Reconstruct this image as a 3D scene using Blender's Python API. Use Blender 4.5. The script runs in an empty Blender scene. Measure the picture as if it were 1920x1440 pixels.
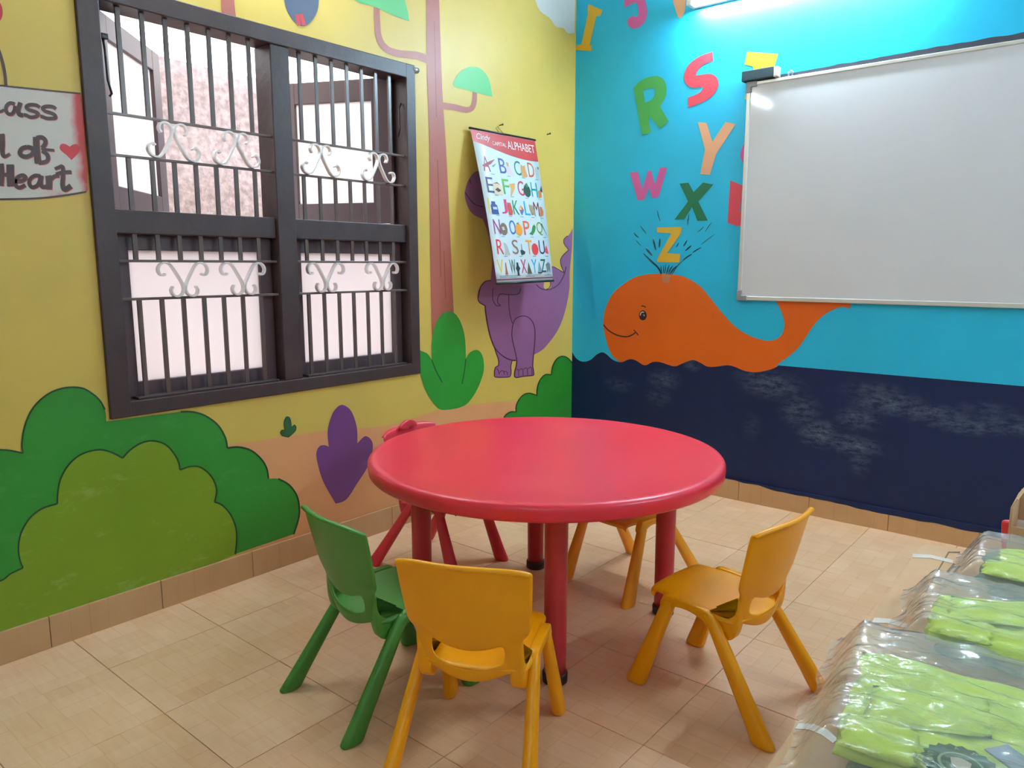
import bpy, bmesh, math, random
from mathutils import Vector, Matrix, noise
random.seed(4)
PI = math.pi
SC = bpy.context.scene
COL = SC.collection

# ------------------------------------------------------------------ camera, world, exposure
CAM = Vector((2.874, -4.082, 1.35))
FPX = 1404.87
ROT = Matrix(((0.76555, 0.10043, 0.63549), (-0.0, 0, 0), (0, 0, 0)))


def _axes():
    def d(px, py):
        return Vector((px - 960.0, -(py - 720.0), -FPX)).normalized()
    Y = d(2143, 498)
    X = -d(-750, 498)
    X = (X - Y * X.dot(Y)).normalized()
    Z = X.cross(Y)
    return Matrix((X, Y, Z))


ROT = _axes()
cam = bpy.data.cameras.new('camera')
cam.sensor_width = 36.0
cam.lens = FPX / 1920.0 * 36.0
cam.clip_start = 0.02
camo = bpy.data.objects.new('camera', cam)
COL.objects.link(camo)
camo.matrix_world = Matrix.Translation(CAM) @ ROT.to_4x4()
SC.camera = camo
SC.view_settings.view_transform = 'Standard'
SC.view_settings.look = 'None'
SC.view_settings.exposure = 0.0
SC.view_settings.gamma = 1.0
SC.view_settings.use_curve_mapping = False
SKY_STRENGTH = 4.9
TUBE_BLUE, TUBE_YELLOW, TUBE_FAR, TUBE_BACK = 380.0, 155.0, 250.0, 90.0

w = bpy.data.worlds.new('overcast_sky')
SC.world = w
w.use_nodes = True
nt = w.node_tree
bg = nt.nodes['Background']
tc = nt.nodes.new('ShaderNodeTexCoord')
nz = nt.nodes.new('ShaderNodeTexNoise')
nz.inputs['Scale'].default_value = 2.0
rp = nt.nodes.new('ShaderNodeValToRGB')
rp.color_ramp.elements[0].position = 0.35
rp.color_ramp.elements[0].color = (0.78, 0.79, 0.86, 1)
rp.color_ramp.elements[1].position = 0.65
rp.color_ramp.elements[1].color = (1.0, 0.98, 1.0, 1)
nt.links.new(tc.outputs['Generated'], nz.inputs['Vector'])
nt.links.new(nz.outputs['Fac'], rp.inputs['Fac'])
nt.links.new(rp.outputs['Color'], bg.inputs['Color'])
bg.inputs['Strength'].default_value = SKY_STRENGTH


def ray(px, py):
    return ROT @ Vector(((px - 960.0) / FPX, -(py - 720.0) / FPX, -1.0))


def onL(px, py, x=0.0):      # a place on the yellow wall -> (y, z)
    r = ray(px, py)
    p = CAM + r * ((x - CAM.x) / r.x)
    return (p.y, p.z)


def onR(px, py, y=0.0):      # a place on the blue wall -> (x, z)
    r = ray(px, py)
    p = CAM + r * ((y - CAM.y) / r.y)
    return (p.x, p.z)


def onZ(px, py, z):
    r = ray(px, py)
    p = CAM + r * ((z - CAM.z) / r.z)
    return p


# ------------------------------------------------------------------ materials
MATS = {}


def srgb(r, g, b):
    def c(v):
        v /= 255.0
        return v / 12.92 if v <= 0.04045 else ((v + 0.055) / 1.055) ** 2.4
    return (c(r), c(g), c(b), 1.0)


def mat(name, col, rough=0.5, spec=0.5, metal=0.0, var=0.06, vscale=6.0, bump=0.0, bscale=40.0, coat=0.0):
    """plain procedural material: base colour with soft uneven tone and fine relief"""
    if name in MATS:
        return MATS[name]
    m = bpy.data.materials.new(name)
    m.use_nodes = True
    n = m.node_tree
    p = n.nodes['Principled BSDF']
    p.inputs['Roughness'].default_value = rough
    p.inputs['Specular IOR Level'].default_value = spec
    p.inputs['Metallic'].default_value = metal
    if coat:
        p.inputs['Coat Weight'].default_value = coat
    t = n.nodes.new('ShaderNodeTexCoord')
    z = n.nodes.new('ShaderNodeTexNoise')
    z.inputs['Scale'].default_value = vscale
    z.inputs['Detail'].default_value = 4
    n.links.new(t.outputs['Object'], z.inputs['Vector'])
    mr = n.nodes.new('ShaderNodeMapRange')
    mr.inputs['From Min'].default_value = 0.3
    mr.inputs['From Max'].default_value = 0.7
    mr.inputs['To Min'].default_value = 1 - var
    mr.inputs['To Max'].default_value = 1 + var
    n.links.new(z.outputs['Fac'], mr.inputs['Value'])
    mx = n.nodes.new('ShaderNodeMix')
    mx.data_type = 'RGBA'
    mx.blend_type = 'MULTIPLY'
    mx.inputs['Factor'].default_value = 1.0
    mx.inputs['A'].default_value = col
    n.links.new(mr.outputs['Result'], mx.inputs['B'])
    n.links.new(mx.outputs['Result'], p.inputs['Base Color'])
    if bump:
        z2 = n.nodes.new('ShaderNodeTexNoise')
        z2.inputs['Scale'].default_value = bscale
        z2.inputs['Detail'].default_value = 3
        n.links.new(t.outputs['Object'], z2.inputs['Vector'])
        b = n.nodes.new('ShaderNodeBump')
        b.inputs['Strength'].default_value = bump
        b.inputs['Distance'].default_value = 0.01
        n.links.new(z2.outputs['Fac'], b.inputs['Height'])
        n.links.new(b.outputs['Normal'], p.inputs['Normal'])
    MATS[name] = m
    m['base'] = list(col)
    return m


def nd(m, t):
    return m.node_tree.nodes.new(t)


def lk(m, a, b):
    m.node_tree.links.new(a, b)


def paint(name, col, scuff=0.0, scuff_col=(0.6, 0.62, 0.55, 1), rough=0.45, zlow=None):
    """brushed wall paint; scuff = pale rubbed marks with a shape of their own"""
    m = mat(name, col, rough=rough, var=0.05, vscale=3.0, bump=0.12, bscale=14.0)
    if scuff and not m.get('scuffed'):
        m['scuffed'] = 1
        p = m.node_tree.nodes['Principled BSDF']
        src = p.inputs['Base Color'].links[0].from_socket
        t = nd(m, 'ShaderNodeTexCoord')
        mp = nd(m, 'ShaderNodeMapping')
        mp.inputs['Scale'].default_value = (1, 1, 2.4)
        lk(m, t.outputs['Object'], mp.inputs['Vector'])
        a = nd(m, 'ShaderNodeTexNoise')
        a.inputs['Scale'].default_value = 5.0
        a.inputs['Detail'].default_value = 9
        a.inputs['Roughness'].default_value = 0.72
        lk(m, mp.outputs['Vector'], a.inputs['Vector'])
        r = nd(m, 'ShaderNodeMapRange')
        r.inputs['From Min'].default_value = 0.56
        r.inputs['From Max'].default_value = 0.80
        r.inputs['To Max'].default_value = scuff
        lk(m, a.outputs['Fac'], r.inputs['Value'])
        mx = nd(m, 'ShaderNodeMix')
        mx.data_type = 'RGBA'
        mx.inputs['B'].default_value = scuff_col
        lk(m, r.outputs['Result'], mx.inputs['Factor'])
        lk(m, src, mx.inputs['A'])
        lk(m, mx.outputs['Result'], p.inputs['Base Color'])
    return m


M_yellow = paint('yellow_wall_paint', srgb(212, 182, 86), 0.12, (0.75, 0.7, 0.4, 1))
M_blue = paint('sky_blue_wall_paint', srgb(28, 188, 232), 0.10, (0.3, 0.7, 0.85, 1))
M_peach = paint('peach_wall_paint', srgb(224, 160, 108), 0.15, (0.8, 0.6, 0.45, 1))
M_green = paint('leaf_green_paint', srgb(42, 132, 40), 0.15, (0.3, 0.6, 0.3, 1))
M_olive = paint('olive_green_paint', srgb(120, 148, 28), 0.45, (0.5, 0.62, 0.25, 1))
M_dkgreen = paint('dark_green_outline_paint', srgb(18, 66, 32))
M_cactus = paint('dark_cactus_green_paint', srgb(40, 92, 50))
M_mint = paint('mint_green_paint', srgb(92, 184, 110))
M_violet = paint('violet_paint', srgb(112, 62, 122))
M_dino = paint('dinosaur_purple_paint', srgb(144, 94, 136))
M_dinoline = paint('dark_plum_outline_paint', srgb(70, 36, 66))
M_trunk = paint('tree_trunk_brown_paint', srgb(166, 92, 76), 0.2, (0.45, 0.3, 0.28, 1))
M_hive = paint('slate_blue_paint', srgb(74, 84, 104))
M_red = paint('red_paint', srgb(196, 44, 52))
M_cloud = paint('cloud_white_paint', srgb(214, 218, 214))
M_signtext = paint('dark_brown_lettering_paint', srgb(66, 34, 28))
M_signred = paint('red_lettering_shadow_paint', srgb(168, 70, 58))
M_orange = paint('orange_whale_paint', srgb(222, 96, 8), 0.10, (0.9, 0.45, 0.2, 1))
M_teal = paint('dark_teal_stroke_paint', srgb(18, 62, 84))
M_lt_yellow = paint('amber_letter_paint', srgb(222, 172, 40))
M_lt_pink = paint('pink_letter_paint', srgb(206, 92, 160))
M_lt_green = paint('green_letter_paint', srgb(62, 158, 78))
M_lt_dkgreen = paint('dark_green_letter_paint', srgb(0, 104, 66))
M_lt_red = paint('red_letter_paint', srgb(212, 66, 84))
M_lt_peach = paint('peach_letter_paint', srgb(228, 168, 128))
M_strip = paint('old_blackboard_paint', srgb(52, 54, 66))
M_white = mat('white_paint', srgb(226, 224, 216), 0.6)
M_cream = mat('pale_wall_paint', srgb(206, 216, 220), 0.6)

# navy paint with chalky rubbed trails
M_navy = mat('navy_wall_paint', srgb(16, 32, 72), rough=0.5, spec=0.3, var=0.12, vscale=2.0, bump=0.1, bscale=14.0)


def chalk(m):
    p = m.node_tree.nodes['Principled BSDF']
    src = p.inputs['Base Color'].links[0].from_socket
    t = nd(m, 'ShaderNodeTexCoord')
    sx = nd(m, 'ShaderNodeSeparateXYZ')
    lk(m, t.outputs['Object'], sx.inputs['Vector'])
    # blobs (px in photograph, half sizes in metres, strength)
    blobs = [(1445, 722, .16, .07, .75), (1500, 770, .10, .09, .6), (1535, 812, .10, .07, .95), (1600, 835, .13, .05, .9),
             (1610, 785, .10, .06, .7), (1665, 755, .16, .06, .8), (1740, 775, .18, .045, .75), (1810, 798, .16, .04, .7),
             (1890, 795, .14, .05, .6), (1640, 735, .15, .05, .45), (1245, 712, .10, .06, .6), (1235, 745, .08, .05, .4),
             (1160, 722, .10, .05, .35), (1298, 686, .05, .03, .6), (1612, 865, .05, .07, .5), (1850, 770, .12, .04, .35),
             (1420, 705, .12, .05, .5), (1410, 800, .05, .07, .25)]
    acc = None
    for px, py, hx, hz, s in blobs:
        x0, z0 = onR(px, py)
        c = nd(m, 'ShaderNodeCombineXYZ')
        a = nd(m, 'ShaderNodeMath'); a.operation = 'MULTIPLY_ADD'
        a.inputs[1].default_value = 1 / hx; a.inputs[2].default_value = -x0 / hx
        lk(m, sx.outputs['X'], a.inputs[0])
        b = nd(m, 'ShaderNodeMath'); b.operation = 'MULTIPLY_ADD'
        b.inputs[1].default_value = 1 / hz; b.inputs[2].default_value = -z0 / hz
        lk(m, sx.outputs['Z'], b.inputs[0])
        lk(m, a.outputs[0], c.inputs['X']); lk(m, b.outputs[0], c.inputs['Y'])
        v = nd(m, 'ShaderNodeVectorMath'); v.operation = 'LENGTH'
        lk(m, c.outputs[0], v.inputs[0])
        r = nd(m, 'ShaderNodeMapRange'); r.interpolation_type = 'SMOOTHSTEP'
        r.inputs['From Min'].default_value = 0.1; r.inputs['From Max'].default_value = 1.5
        r.inputs['To Min'].default_value = s; r.inputs['To Max'].default_value = 0
        lk(m, v.outputs['Value'], r.inputs['Value'])
        if acc is None:
            acc = r.outputs['Result']
        else:
            q = nd(m, 'ShaderNodeMath'); q.operation = 'MAXIMUM'
            lk(m, acc, q.inputs[0]); lk(m, r.outputs['Result'], q.inputs[1])
            acc = q.outputs[0]
    mp = nd(m, 'ShaderNodeMapping'); mp.inputs['Scale'].default_value = (1, 1, 2.6)
    lk(m, t.outputs['Object'], mp.inputs['Vector'])
    n = nd(m, 'ShaderNodeTexNoise'); n.inputs['Scale'].default_value = 16; n.inputs['Detail'].default_value = 8
    n.inputs['Roughness'].default_value = 0.75
    lk(m, mp.outputs['Vector'], n.inputs['Vector'])
    r = nd(m, 'ShaderNodeMapRange'); r.inputs['From Min'].default_value = 0.42; r.inputs['From Max'].default_value = 0.72
    lk(m, n.outputs['Fac'], r.inputs['Value'])
    q = nd(m, 'ShaderNodeMath'); q.operation = 'MULTIPLY'
    lk(m, acc, q.inputs[0]); lk(m, r.outputs['Result'], q.inputs[1])
    q2 = nd(m, 'ShaderNodeMath'); q2.operation = 'MULTIPLY'; q2.inputs[1].default_value = 0.62
    lk(m, q.outputs[0], q2.inputs[0])
    mx = nd(m, 'ShaderNodeMix'); mx.data_type = 'RGBA'
    mx.inputs['B'].default_value = (0.26, 0.34, 0.42, 1)
    lk(m, q2.outputs[0], mx.inputs['Factor']); lk(m, src, mx.inputs['A'])
    lk(m, mx.outputs['Result'], p.inputs['Base Color'])


chalk(M_navy)

# printed parquet tile
M_tile = bpy.data.materials.new('printed_parquet_tile')
M_tile.use_nodes = True


def tile_nodes(m, base, dark):
    p = m.node_tree.nodes['Principled BSDF']
    p.inputs['Roughness'].default_value = 0.33
    t = nd(m, 'ShaderNodeTexCoord')
    oi = nd(m, 'ShaderNodeObjectInfo')
    # cells of a basket weave, 1/3 of a tile each
    sc = nd(m, 'ShaderNodeVectorMath'); sc.operation = 'MULTIPLY_ADD'
    sc.inputs[1].default_value = (7.5, 7.5, 7.5); sc.inputs[2].default_value = (30, 30, 30)
    lk(m, t.outputs['Object'], sc.inputs[0])
    ch = nd(m, 'ShaderNodeTexChecker'); ch.inputs['Scale'].default_value = 1.0
    lk(m, sc.outputs[0], ch.inputs['Vector'])
    s = nd(m, 'ShaderNodeSeparateXYZ'); lk(m, sc.outputs[0], s.inputs[0])
    def line(sock, mul, wd):
        a = nd(m, 'ShaderNodeMath'); a.operation = 'MULTIPLY'; a.inputs[1].default_value = mul; lk(m, sock, a.inputs[0])
        f = nd(m, 'ShaderNodeMath'); f.operation = 'PINGPONG'; f.inputs[1].default_value = 0.5; lk(m, a.outputs[0], f.inputs[0])
        l = nd(m, 'ShaderNodeMapRange'); l.inputs['From Min'].default_value = 0; l.inputs['From Max'].default_value = wd
        l.inputs['To Min'].default_value = 1; l.inputs['To Max'].default_value = 0
        lk(m, f.outputs[0], l.inputs['Value'])
        return l.outputs['Result']
    lx = line(s.outputs['X'], 2.0, 0.05); ly = line(s.outputs['Y'], 2.0, 0.05)
    mixl = nd(m, 'ShaderNodeMix'); mixl.data_type = 'FLOAT'
    lk(m, ch.outputs['Fac'], mixl.inputs['Factor']); lk(m, lx, mixl.inputs['A']); lk(m, ly, mixl.inputs['B'])
    fl = nd(m, 'ShaderNodeVectorMath'); fl.operation = 'FLOOR'; lk(m, sc.outputs[0], fl.inputs[0])
    ad = nd(m, 'ShaderNodeVectorMath'); ad.operation = 'ADD'; lk(m, fl.outputs[0], ad.inputs[0])
    cx = nd(m, 'ShaderNodeCombineXYZ'); lk(m, oi.outputs['Random'], cx.inputs['X']); lk(m, cx.outputs[0], ad.inputs[1])
    wn = nd(m, 'ShaderNodeTexWhiteNoise'); lk(m, ad.outputs[0], wn.inputs['Vector'])
    # grain
    mp = nd(m, 'ShaderNodeMapping'); mp.inputs['Scale'].default_value = (8, 60, 8)
    lk(m, t.outputs['Object'], mp.inputs['Vector'])
    n = nd(m, 'ShaderNodeTexNoise'); n.inputs['Scale'].default_value = 1.0; n.inputs['Detail'].default_value = 5
    lk(m, mp.outputs[0], n.inputs['Vector'])
    n2 = nd(m, 'ShaderNodeTexNoise'); n2.inputs['Scale'].default_value = 5.0; n2.noise_dimensions = '4D'
    rw = nd(m, 'ShaderNodeMath'); rw.operation = 'MULTIPLY'; rw.inputs[1].default_value = 40; lk(m, oi.outputs['Random'], rw.inputs[0])
    lk(m, t.outputs['Object'], n2.inputs['Vector']); lk(m, rw.outputs[0], n2.inputs['W'])
    def ma(a, k, b):
        q = nd(m, 'ShaderNodeMath'); q.operation = 'MULTIPLY_ADD'; q.inputs[1].default_value = k
        lk(m, a, q.inputs[0])
        if isinstance(b, float): q.inputs[2].default_value = b
        else: lk(m, b, q.inputs[2])
        return q.outputs[0]
    v = ma(mixl.outputs['Result'], 0.26, 0.06)
    v = ma(wn.outputs['Value'], 0.15, v)
    v = ma(n.outputs['Fac'], 0.40, v)
    v = ma(n2.outputs['Fac'], 0.45, v)
    v = ma(oi.outputs['Random'], 0.10, v)
    r = nd(m, 'ShaderNodeMapRange'); r.inputs['From Min'].default_value = 0.35; r.inputs['From Max'].default_value = 1.05
    lk(m, v, r.inputs['Value'])
    mx = nd(m, 'ShaderNodeMix'); mx.data_type = 'RGBA'
    mx.inputs['A'].default_value = base; mx.inputs['B'].default_value = dark
    lk(m, r.outputs['Result'], mx.inputs['Factor']); lk(m, mx.outputs['Result'], p.inputs['Base Color'])


tile_nodes(M_tile, srgb(244, 204, 168), srgb(214, 162, 112))
M_base = bpy.data.materials.new('printed_skirting_tile')
M_base.use_nodes = True
tile_nodes(M_base, srgb(206, 164, 118), srgb(182, 138, 94))
M_grout = mat('brown_grout', srgb(160, 124, 94), 0.9)

M_frame = mat('dark_brown_gloss_paint', srgb(62, 47, 46), 0.42, spec=0.35, var=0.12, vscale=9, bump=0.15, bscale=30)
M_bar = mat('brown_iron_bar_paint', srgb(92, 77, 71), 0.30, var=0.1)
M_scroll = mat('silver_scroll_paint', srgb(224, 218, 212), 0.35, metal=0.2)
M_sash = mat('purple_brown_sash_paint', srgb(84, 66, 70), 0.4, var=0.1)
M_black = mat('black_iron', srgb(22, 20, 20), 0.35)
M_steel = mat('steel', srgb(180, 182, 186), 0.3, metal=0.9)
M_alu = mat('aluminium_frame', srgb(214, 214, 208), 0.35, metal=0.35)
M_greyplastic = mat('grey_corner_plastic', srgb(140, 146, 148), 0.4)
M_board = mat('gloss_white_board', srgb(214, 217, 222), 0.075, var=0.015, vscale=2)
M_felt = mat('dark_teal_felt', srgb(40, 62, 70), 0.9, bump=0.3, bscale=200)
M_paper = mat('poster_paper', srgb(206, 222, 226), 0.35, var=0.02)
M_tubewhite = mat('white_lamp_housing', srgb(235, 235, 232), 0.4)
M_card = mat('kraft_cardboard', srgb(208, 166, 126), 0.75, var=0.05, vscale=10, bump=0.08, bscale=60)
M_cardline = mat('carton_print_ink', srgb(120, 96, 78), 0.8)
M_tape = mat('white_tape', srgb(226, 216, 204), 0.35)
M_wood = mat('table_wood', srgb(150, 104, 64), 0.5, var=0.15)
M_lime = mat('lime_cotton', srgb(204, 228, 84), 0.85, var=0.10, vscale=18, bump=0.25, bscale=300)
M_greygreen = mat('grey_green_cotton', srgb(124, 140, 118), 0.85, var=0.12, vscale=18, bump=0.25, bscale=300)
M_crest = mat('dark_green_print', srgb(44, 92, 56), 0.7)
M_crestlight = mat('pale_green_print', srgb(150, 186, 140), 0.7)
M_crestwhite = mat('off_white_print', srgb(214, 206, 190), 0.7)
M_band = mat('blue_grey_card', srgb(148, 164, 170), 0.5)

M_chair = {
    'yellow': mat('yellow_plastic', srgb(244, 160, 0), 0.36, spec=0.4, var=0.04),
    'amber': mat('amber_plastic', srgb(240, 156, 30), 0.36, spec=0.4, var=0.04),
    'green': mat('green_plastic', srgb(66, 132, 48), 0.38, var=0.04),
    'red': mat('red_chair_plastic', srgb(214, 50, 66), 0.38, var=0.04),
}
M_table = mat('red_table_plastic', srgb(228, 48, 68), 0.30, var=0.03, vscale=3, bump=0.05, bscale=160)
M_tableleg = mat('deep_red_leg_plastic', srgb(182, 44, 50), 0.32, var=0.04)
M_cap = mat('dark_rubber_cap', srgb(44, 26, 28), 0.6)

# granite wall outside
M_granite = mat('rough_granite', srgb(168, 156, 162), 0.85, var=0.30, vscale=26, bump=0.6, bscale=40)
M_ground = mat('bare_ground', srgb(150, 138, 124), 0.9, var=0.2)

# frosted glass, lit from outside
M_frost = bpy.data.materials.new('frosted_glass')
M_frost.use_nodes = True
_n = M_frost.node_tree
_n.nodes.remove(_n.nodes['Principled BSDF'])
_o = _n.nodes['Material Output']
_t = _n.nodes.new('ShaderNodeBsdfTranslucent'); _t.inputs['Color'].default_value = (0.97, 0.945, 0.955, 1)
_d = _n.nodes.new('ShaderNodeBsdfDiffuse'); _d.inputs['Color'].default_value = (0.8, 0.8, 0.8, 1)
_g = _n.nodes.new('ShaderNodeBsdfGlossy'); _g.inputs['Roughness'].default_value = 0.3
_m1 = _n.nodes.new('ShaderNodeMixShader'); _m1.inputs[0].default_value = 0.12
_m2 = _n.nodes.new('ShaderNodeMixShader'); _m2.inputs[0].default_value = 0.03
_n.links.new(_t.outputs[0], _m1.inputs[1]); _n.links.new(_d.outputs[0], _m1.inputs[2])
_n.links.new(_m1.outputs[0], _m2.inputs[1]); _n.links.new(_g.outputs[0], _m2.inputs[2])
_tc = _n.nodes.new('ShaderNodeTexCoord'); _nz = _n.nodes.new('ShaderNodeTexNoise'); _nz.inputs['Scale'].default_value = 120
_bp = _n.nodes.new('ShaderNodeBump'); _bp.inputs['Strength'].default_value = 0.1
_n.links.new(_tc.outputs['Object'], _nz.inputs['Vector']); _n.links.new(_nz.outputs['Fac'], _bp.inputs['Height'])
_n.links.new(_bp.outputs['Normal'], _g.inputs['Normal'])
_n.links.new(_m2.outputs[0], _o.inputs['Surface'])

# clear poly bag film
M_film = bpy.data.materials.new('clear_poly_film')
M_film.use_nodes = True
_n = M_film.node_tree
_n.nodes.remove(_n.nodes['Principled BSDF'])
_o = _n.nodes['Material Output']
_t = _n.nodes.new('ShaderNodeBsdfTransparent'); _t.inputs['Color'].default_value = (0.99, 0.995, 1.0, 1)
_d = _n.nodes.new('ShaderNodeBsdfDiffuse'); _d.inputs['Color'].default_value = (0.92, 0.97, 1.0, 1)
_g = _n.nodes.new('ShaderNodeBsdfGlossy'); _g.inputs['Roughness'].default_value = 0.12
_lw = _n.nodes.new('ShaderNodeLayerWeight'); _lw.inputs['Blend'].default_value = 0.5
_pw = _n.nodes.new('ShaderNodeMath'); _pw.operation = 'POWER'; _pw.inputs[1].default_value = 4.0
_fr = _n.nodes.new('ShaderNodeMath'); _fr.operation = 'MULTIPLY_ADD'; _fr.inputs[1].default_value = 0.75; _fr.inputs[2].default_value = 0.06
_n.links.new(_lw.outputs['Facing'], _pw.inputs[0]); _n.links.new(_pw.outputs[0], _fr.inputs[0])
_tc = _n.nodes.new('ShaderNodeTexCoord')
_mp = _n.nodes.new('ShaderNodeMapping'); _mp.inputs['Scale'].default_value = (14, 34, 20); _mp.inputs['Rotation'].default_value = (0, 0, 0.25)
_nz = _n.nodes.new('ShaderNodeTexNoise'); _nz.inputs['Scale'].default_value = 1.0; _nz.inputs['Detail'].default_value = 2; _nz.inputs['Distortion'].default_value = 0.8
_bp = _n.nodes.new('ShaderNodeBump'); _bp.inputs['Strength'].default_value = 0.5; _bp.inputs['Distance'].default_value = 0.012
_n.links.new(_tc.outputs['Object'], _mp.inputs['Vector']); _n.links.new(_mp.outputs[0], _nz.inputs['Vector'])
_n.links.new(_nz.outputs['Fac'], _bp.inputs['Height'])
_n.links.new(_bp.outputs['Normal'], _g.inputs['Normal']); _n.links.new(_bp.outputs['Normal'], _lw.inputs['Normal'])
_m1 = _n.nodes.new('ShaderNodeMixShader'); _m1.inputs[0].default_value = 0.14
_tl = _n.nodes.new('ShaderNodeBsdfTranslucent'); _tl.inputs['Color'].default_value = (0.92, 0.97, 1.0, 1)
_m0 = _n.nodes.new('ShaderNodeMixShader'); _m0.inputs[0].default_value = 0.45
_n.links.new(_d.outputs[0], _m0.inputs[1]); _n.links.new(_tl.outputs[0], _m0.inputs[2])
_n.links.new(_t.outputs[0], _m1.inputs[1]); _n.links.new(_m0.outputs[0], _m1.inputs[2])
_m2 = _n.nodes.new('ShaderNodeMixShader')
_n.links.new(_fr.outputs[0], _m2.inputs[0]); _n.links.new(_m1.outputs[0], _m2.inputs[1]); _n.links.new(_g.outputs[0], _m2.inputs[2])
_g2 = _n.nodes.new('ShaderNodeBsdfGlossy'); _g2.inputs['Roughness'].default_value = 0.42
_n.links.new(_bp.outputs['Normal'], _g2.inputs['Normal'])
_m3 = _n.nodes.new('ShaderNodeMixShader'); _m3.inputs[0].default_value = 0.07
_n.links.new(_m2.outputs[0], _m3.inputs[1]); _n.links.new(_g2.outputs[0], _m3.inputs[2])
_n.links.new(_m3.outputs[0], _o.inputs['Surface'])


def emis(name, col, s):
    m = bpy.data.materials.new(name)
    m.use_nodes = True
    n = m.node_tree
    p = n.nodes['Principled BSDF']
    p.inputs['Base Color'].default_value = (0.9, 0.9, 0.9, 1)
    p.inputs['Emission Color'].default_value = col
    p.inputs['Emission Strength'].default_value = s
    return m


# ------------------------------------------------------------------ object helpers
def link(name, me, parent=None, m=None):
    o = bpy.data.objects.new(name, me)
    COL.objects.link(o)
    if parent is not None:
        o.parent = parent
    if m is not None:
        if isinstance(m, (list, tuple)):
            for x in m:
                me.materials.append(x)
        else:
            me.materials.append(m)
    return o


def obj(name, bm, m, parent=None, smooth=False):
    bmesh.ops.recalc_face_normals(bm, faces=bm.faces)
    me = bpy.data.meshes.new(name)
    bm.to_mesh(me)
    bm.free()
    if smooth:
        for p in me.polygons:
            p.use_smooth = True
    return link(name, me, parent, m)


def thing(name, label, cat, loc=(0, 0, 0), rz=0.0, group=None):
    o = bpy.data.objects.new(name, None)
    COL.objects.link(o)
    o.location = loc
    o.rotation_euler = (0, 0, rz)
    o.empty_display_size = 0.1
    tag(o, label, cat, group)
    return o


def tag(o, label=None, cat=None, group=None, kind=None):
    if label: o['label'] = label
    if cat: o['category'] = cat
    if group: o['group'] = group
    if kind: o['kind'] = kind
    return o


def box(bm, x0, x1, y0, y1, z0, z1, bev=0.0, mi=0):
    b = bmesh.new()
    r = bmesh.ops.create_cube(b, size=1.0)
    for v in b.verts:
        v.co = Vector(((x0 + x1) / 2 + v.co.x * (x1 - x0), (y0 + y1) / 2 + v.co.y * (y1 - y0), (z0 + z1) / 2 + v.co.z * (z1 - z0)))
    if bev:
        bmesh.ops.bevel(b, geom=list(b.edges), offset=bev, segments=2, profile=0.5, affect='EDGES')
    merge(bm, b, mi)


def merge(bm, b, mi=0):
    mp = {}
    for v in b.verts:
        mp[v] = bm.verts.new(v.co)
    for f in b.faces:
        try:
            nf = bm.faces.new([mp[v] for v in f.verts])
            nf.material_index = mi
            nf.smooth = f.smooth
        except ValueError:
            pass
    b.free()


def loft(bm, rings, cap=True, closed=True, smooth=True):
    """rings: lists of Vectors, equal length"""
    vs = [[bm.verts.new(p) for p in r] for r in rings]
    n = len(rings[0])
    for a, b in zip(vs, vs[1:]):
        for i in range(n if closed else n - 1):
            f = bm.faces.new((a[i], a[(i + 1) % n], b[(i + 1) % n], b[i]))
            f.smooth = smooth
    if cap and closed:
        bm.faces.new(list(reversed(vs[0])))
        bm.faces.new(vs[-1])


def tube(bm, pts, rad, n=10, flat=1.0, up=Vector((0, 0, 1))):
    """round or oval bar along a path"""
    pts = [Vector(p) for p in pts]
    rings = []
    for i, p in enumerate(pts):
        t = (pts[min(i + 1, len(pts) - 1)] - pts[max(i - 1, 0)]).normalized()
        u = up
        if abs(t.dot(u)) > 0.95:
            u = Vector((1, 0, 0)) if abs(t.x) < 0.9 else Vector((0, 1, 0))
        s = t.cross(u).normalized()
        q = s.cross(t).normalized()
        r = rad[i] if isinstance(rad, (list, tuple)) else rad
        rings.append([p + s * (math.cos(2 * PI * k / n) * r) + q * (math.sin(2 * PI * k / n) * r * flat) for k in range(n)])
    loft(bm, rings)


def lathe(bm, prof, n=48, c=(0, 0)):
    rings = [[Vector((c[0] + r * math.cos(2 * PI * k / n), c[1] + r * math.sin(2 * PI * k / n), z)) for k in range(n)] for r, z in prof]
    loft(bm, rings)


def smooth_path(pts, closed, seg=5):
    """Catmull-Rom through the points; a point with a third entry is a corner"""
    n = len(pts)
    out = []
    rng = range(n if closed else n - 1)
    for i in rng:
        p1, p2 = pts[i], pts[(i + 1) % n]
        c1, c2 = len(p1) > 2, len(p2) > 2
        p0 = pts[(i - 1) % n] if (closed or i > 0) else p1
        p3 = pts[(i + 2) % n] if (closed or i + 2 < n) else p2
        if c1: p0 = p1
        if c2: p3 = p2
        for k in range(seg):
            t = k / seg
            r = []
            for a in (0, 1):
                m1 = (p2[a] - p0[a]) * 0.5
                m2 = (p3[a] - p1[a]) * 0.5
                r.append((2 * t ** 3 - 3 * t ** 2 + 1) * p1[a] + (t ** 3 - 2 * t ** 2 + t) * m1 + (-2 * t ** 3 + 3 * t ** 2) * p2[a] + (t ** 3 - t ** 2) * m2)
            out.append(tuple(r))
    if not closed:
        out.append(tuple(pts[-1][:2]))
    return out


LAY = 0.0007


def wallpt(side, px, py, layer):
    if side == 'L':
        y, z = onL(px, py)
        return Vector((layer * LAY, y, z))
    x, z = onR(px, py)
    return Vector((x, -layer * LAY, z))


def T(s, ox, oy):
    """crop coordinates -> photograph coordinates"""
    return lambda pts: [(ox + p[0] / s, oy + p[1] / s) + tuple(p[2:]) for p in pts]


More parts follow.
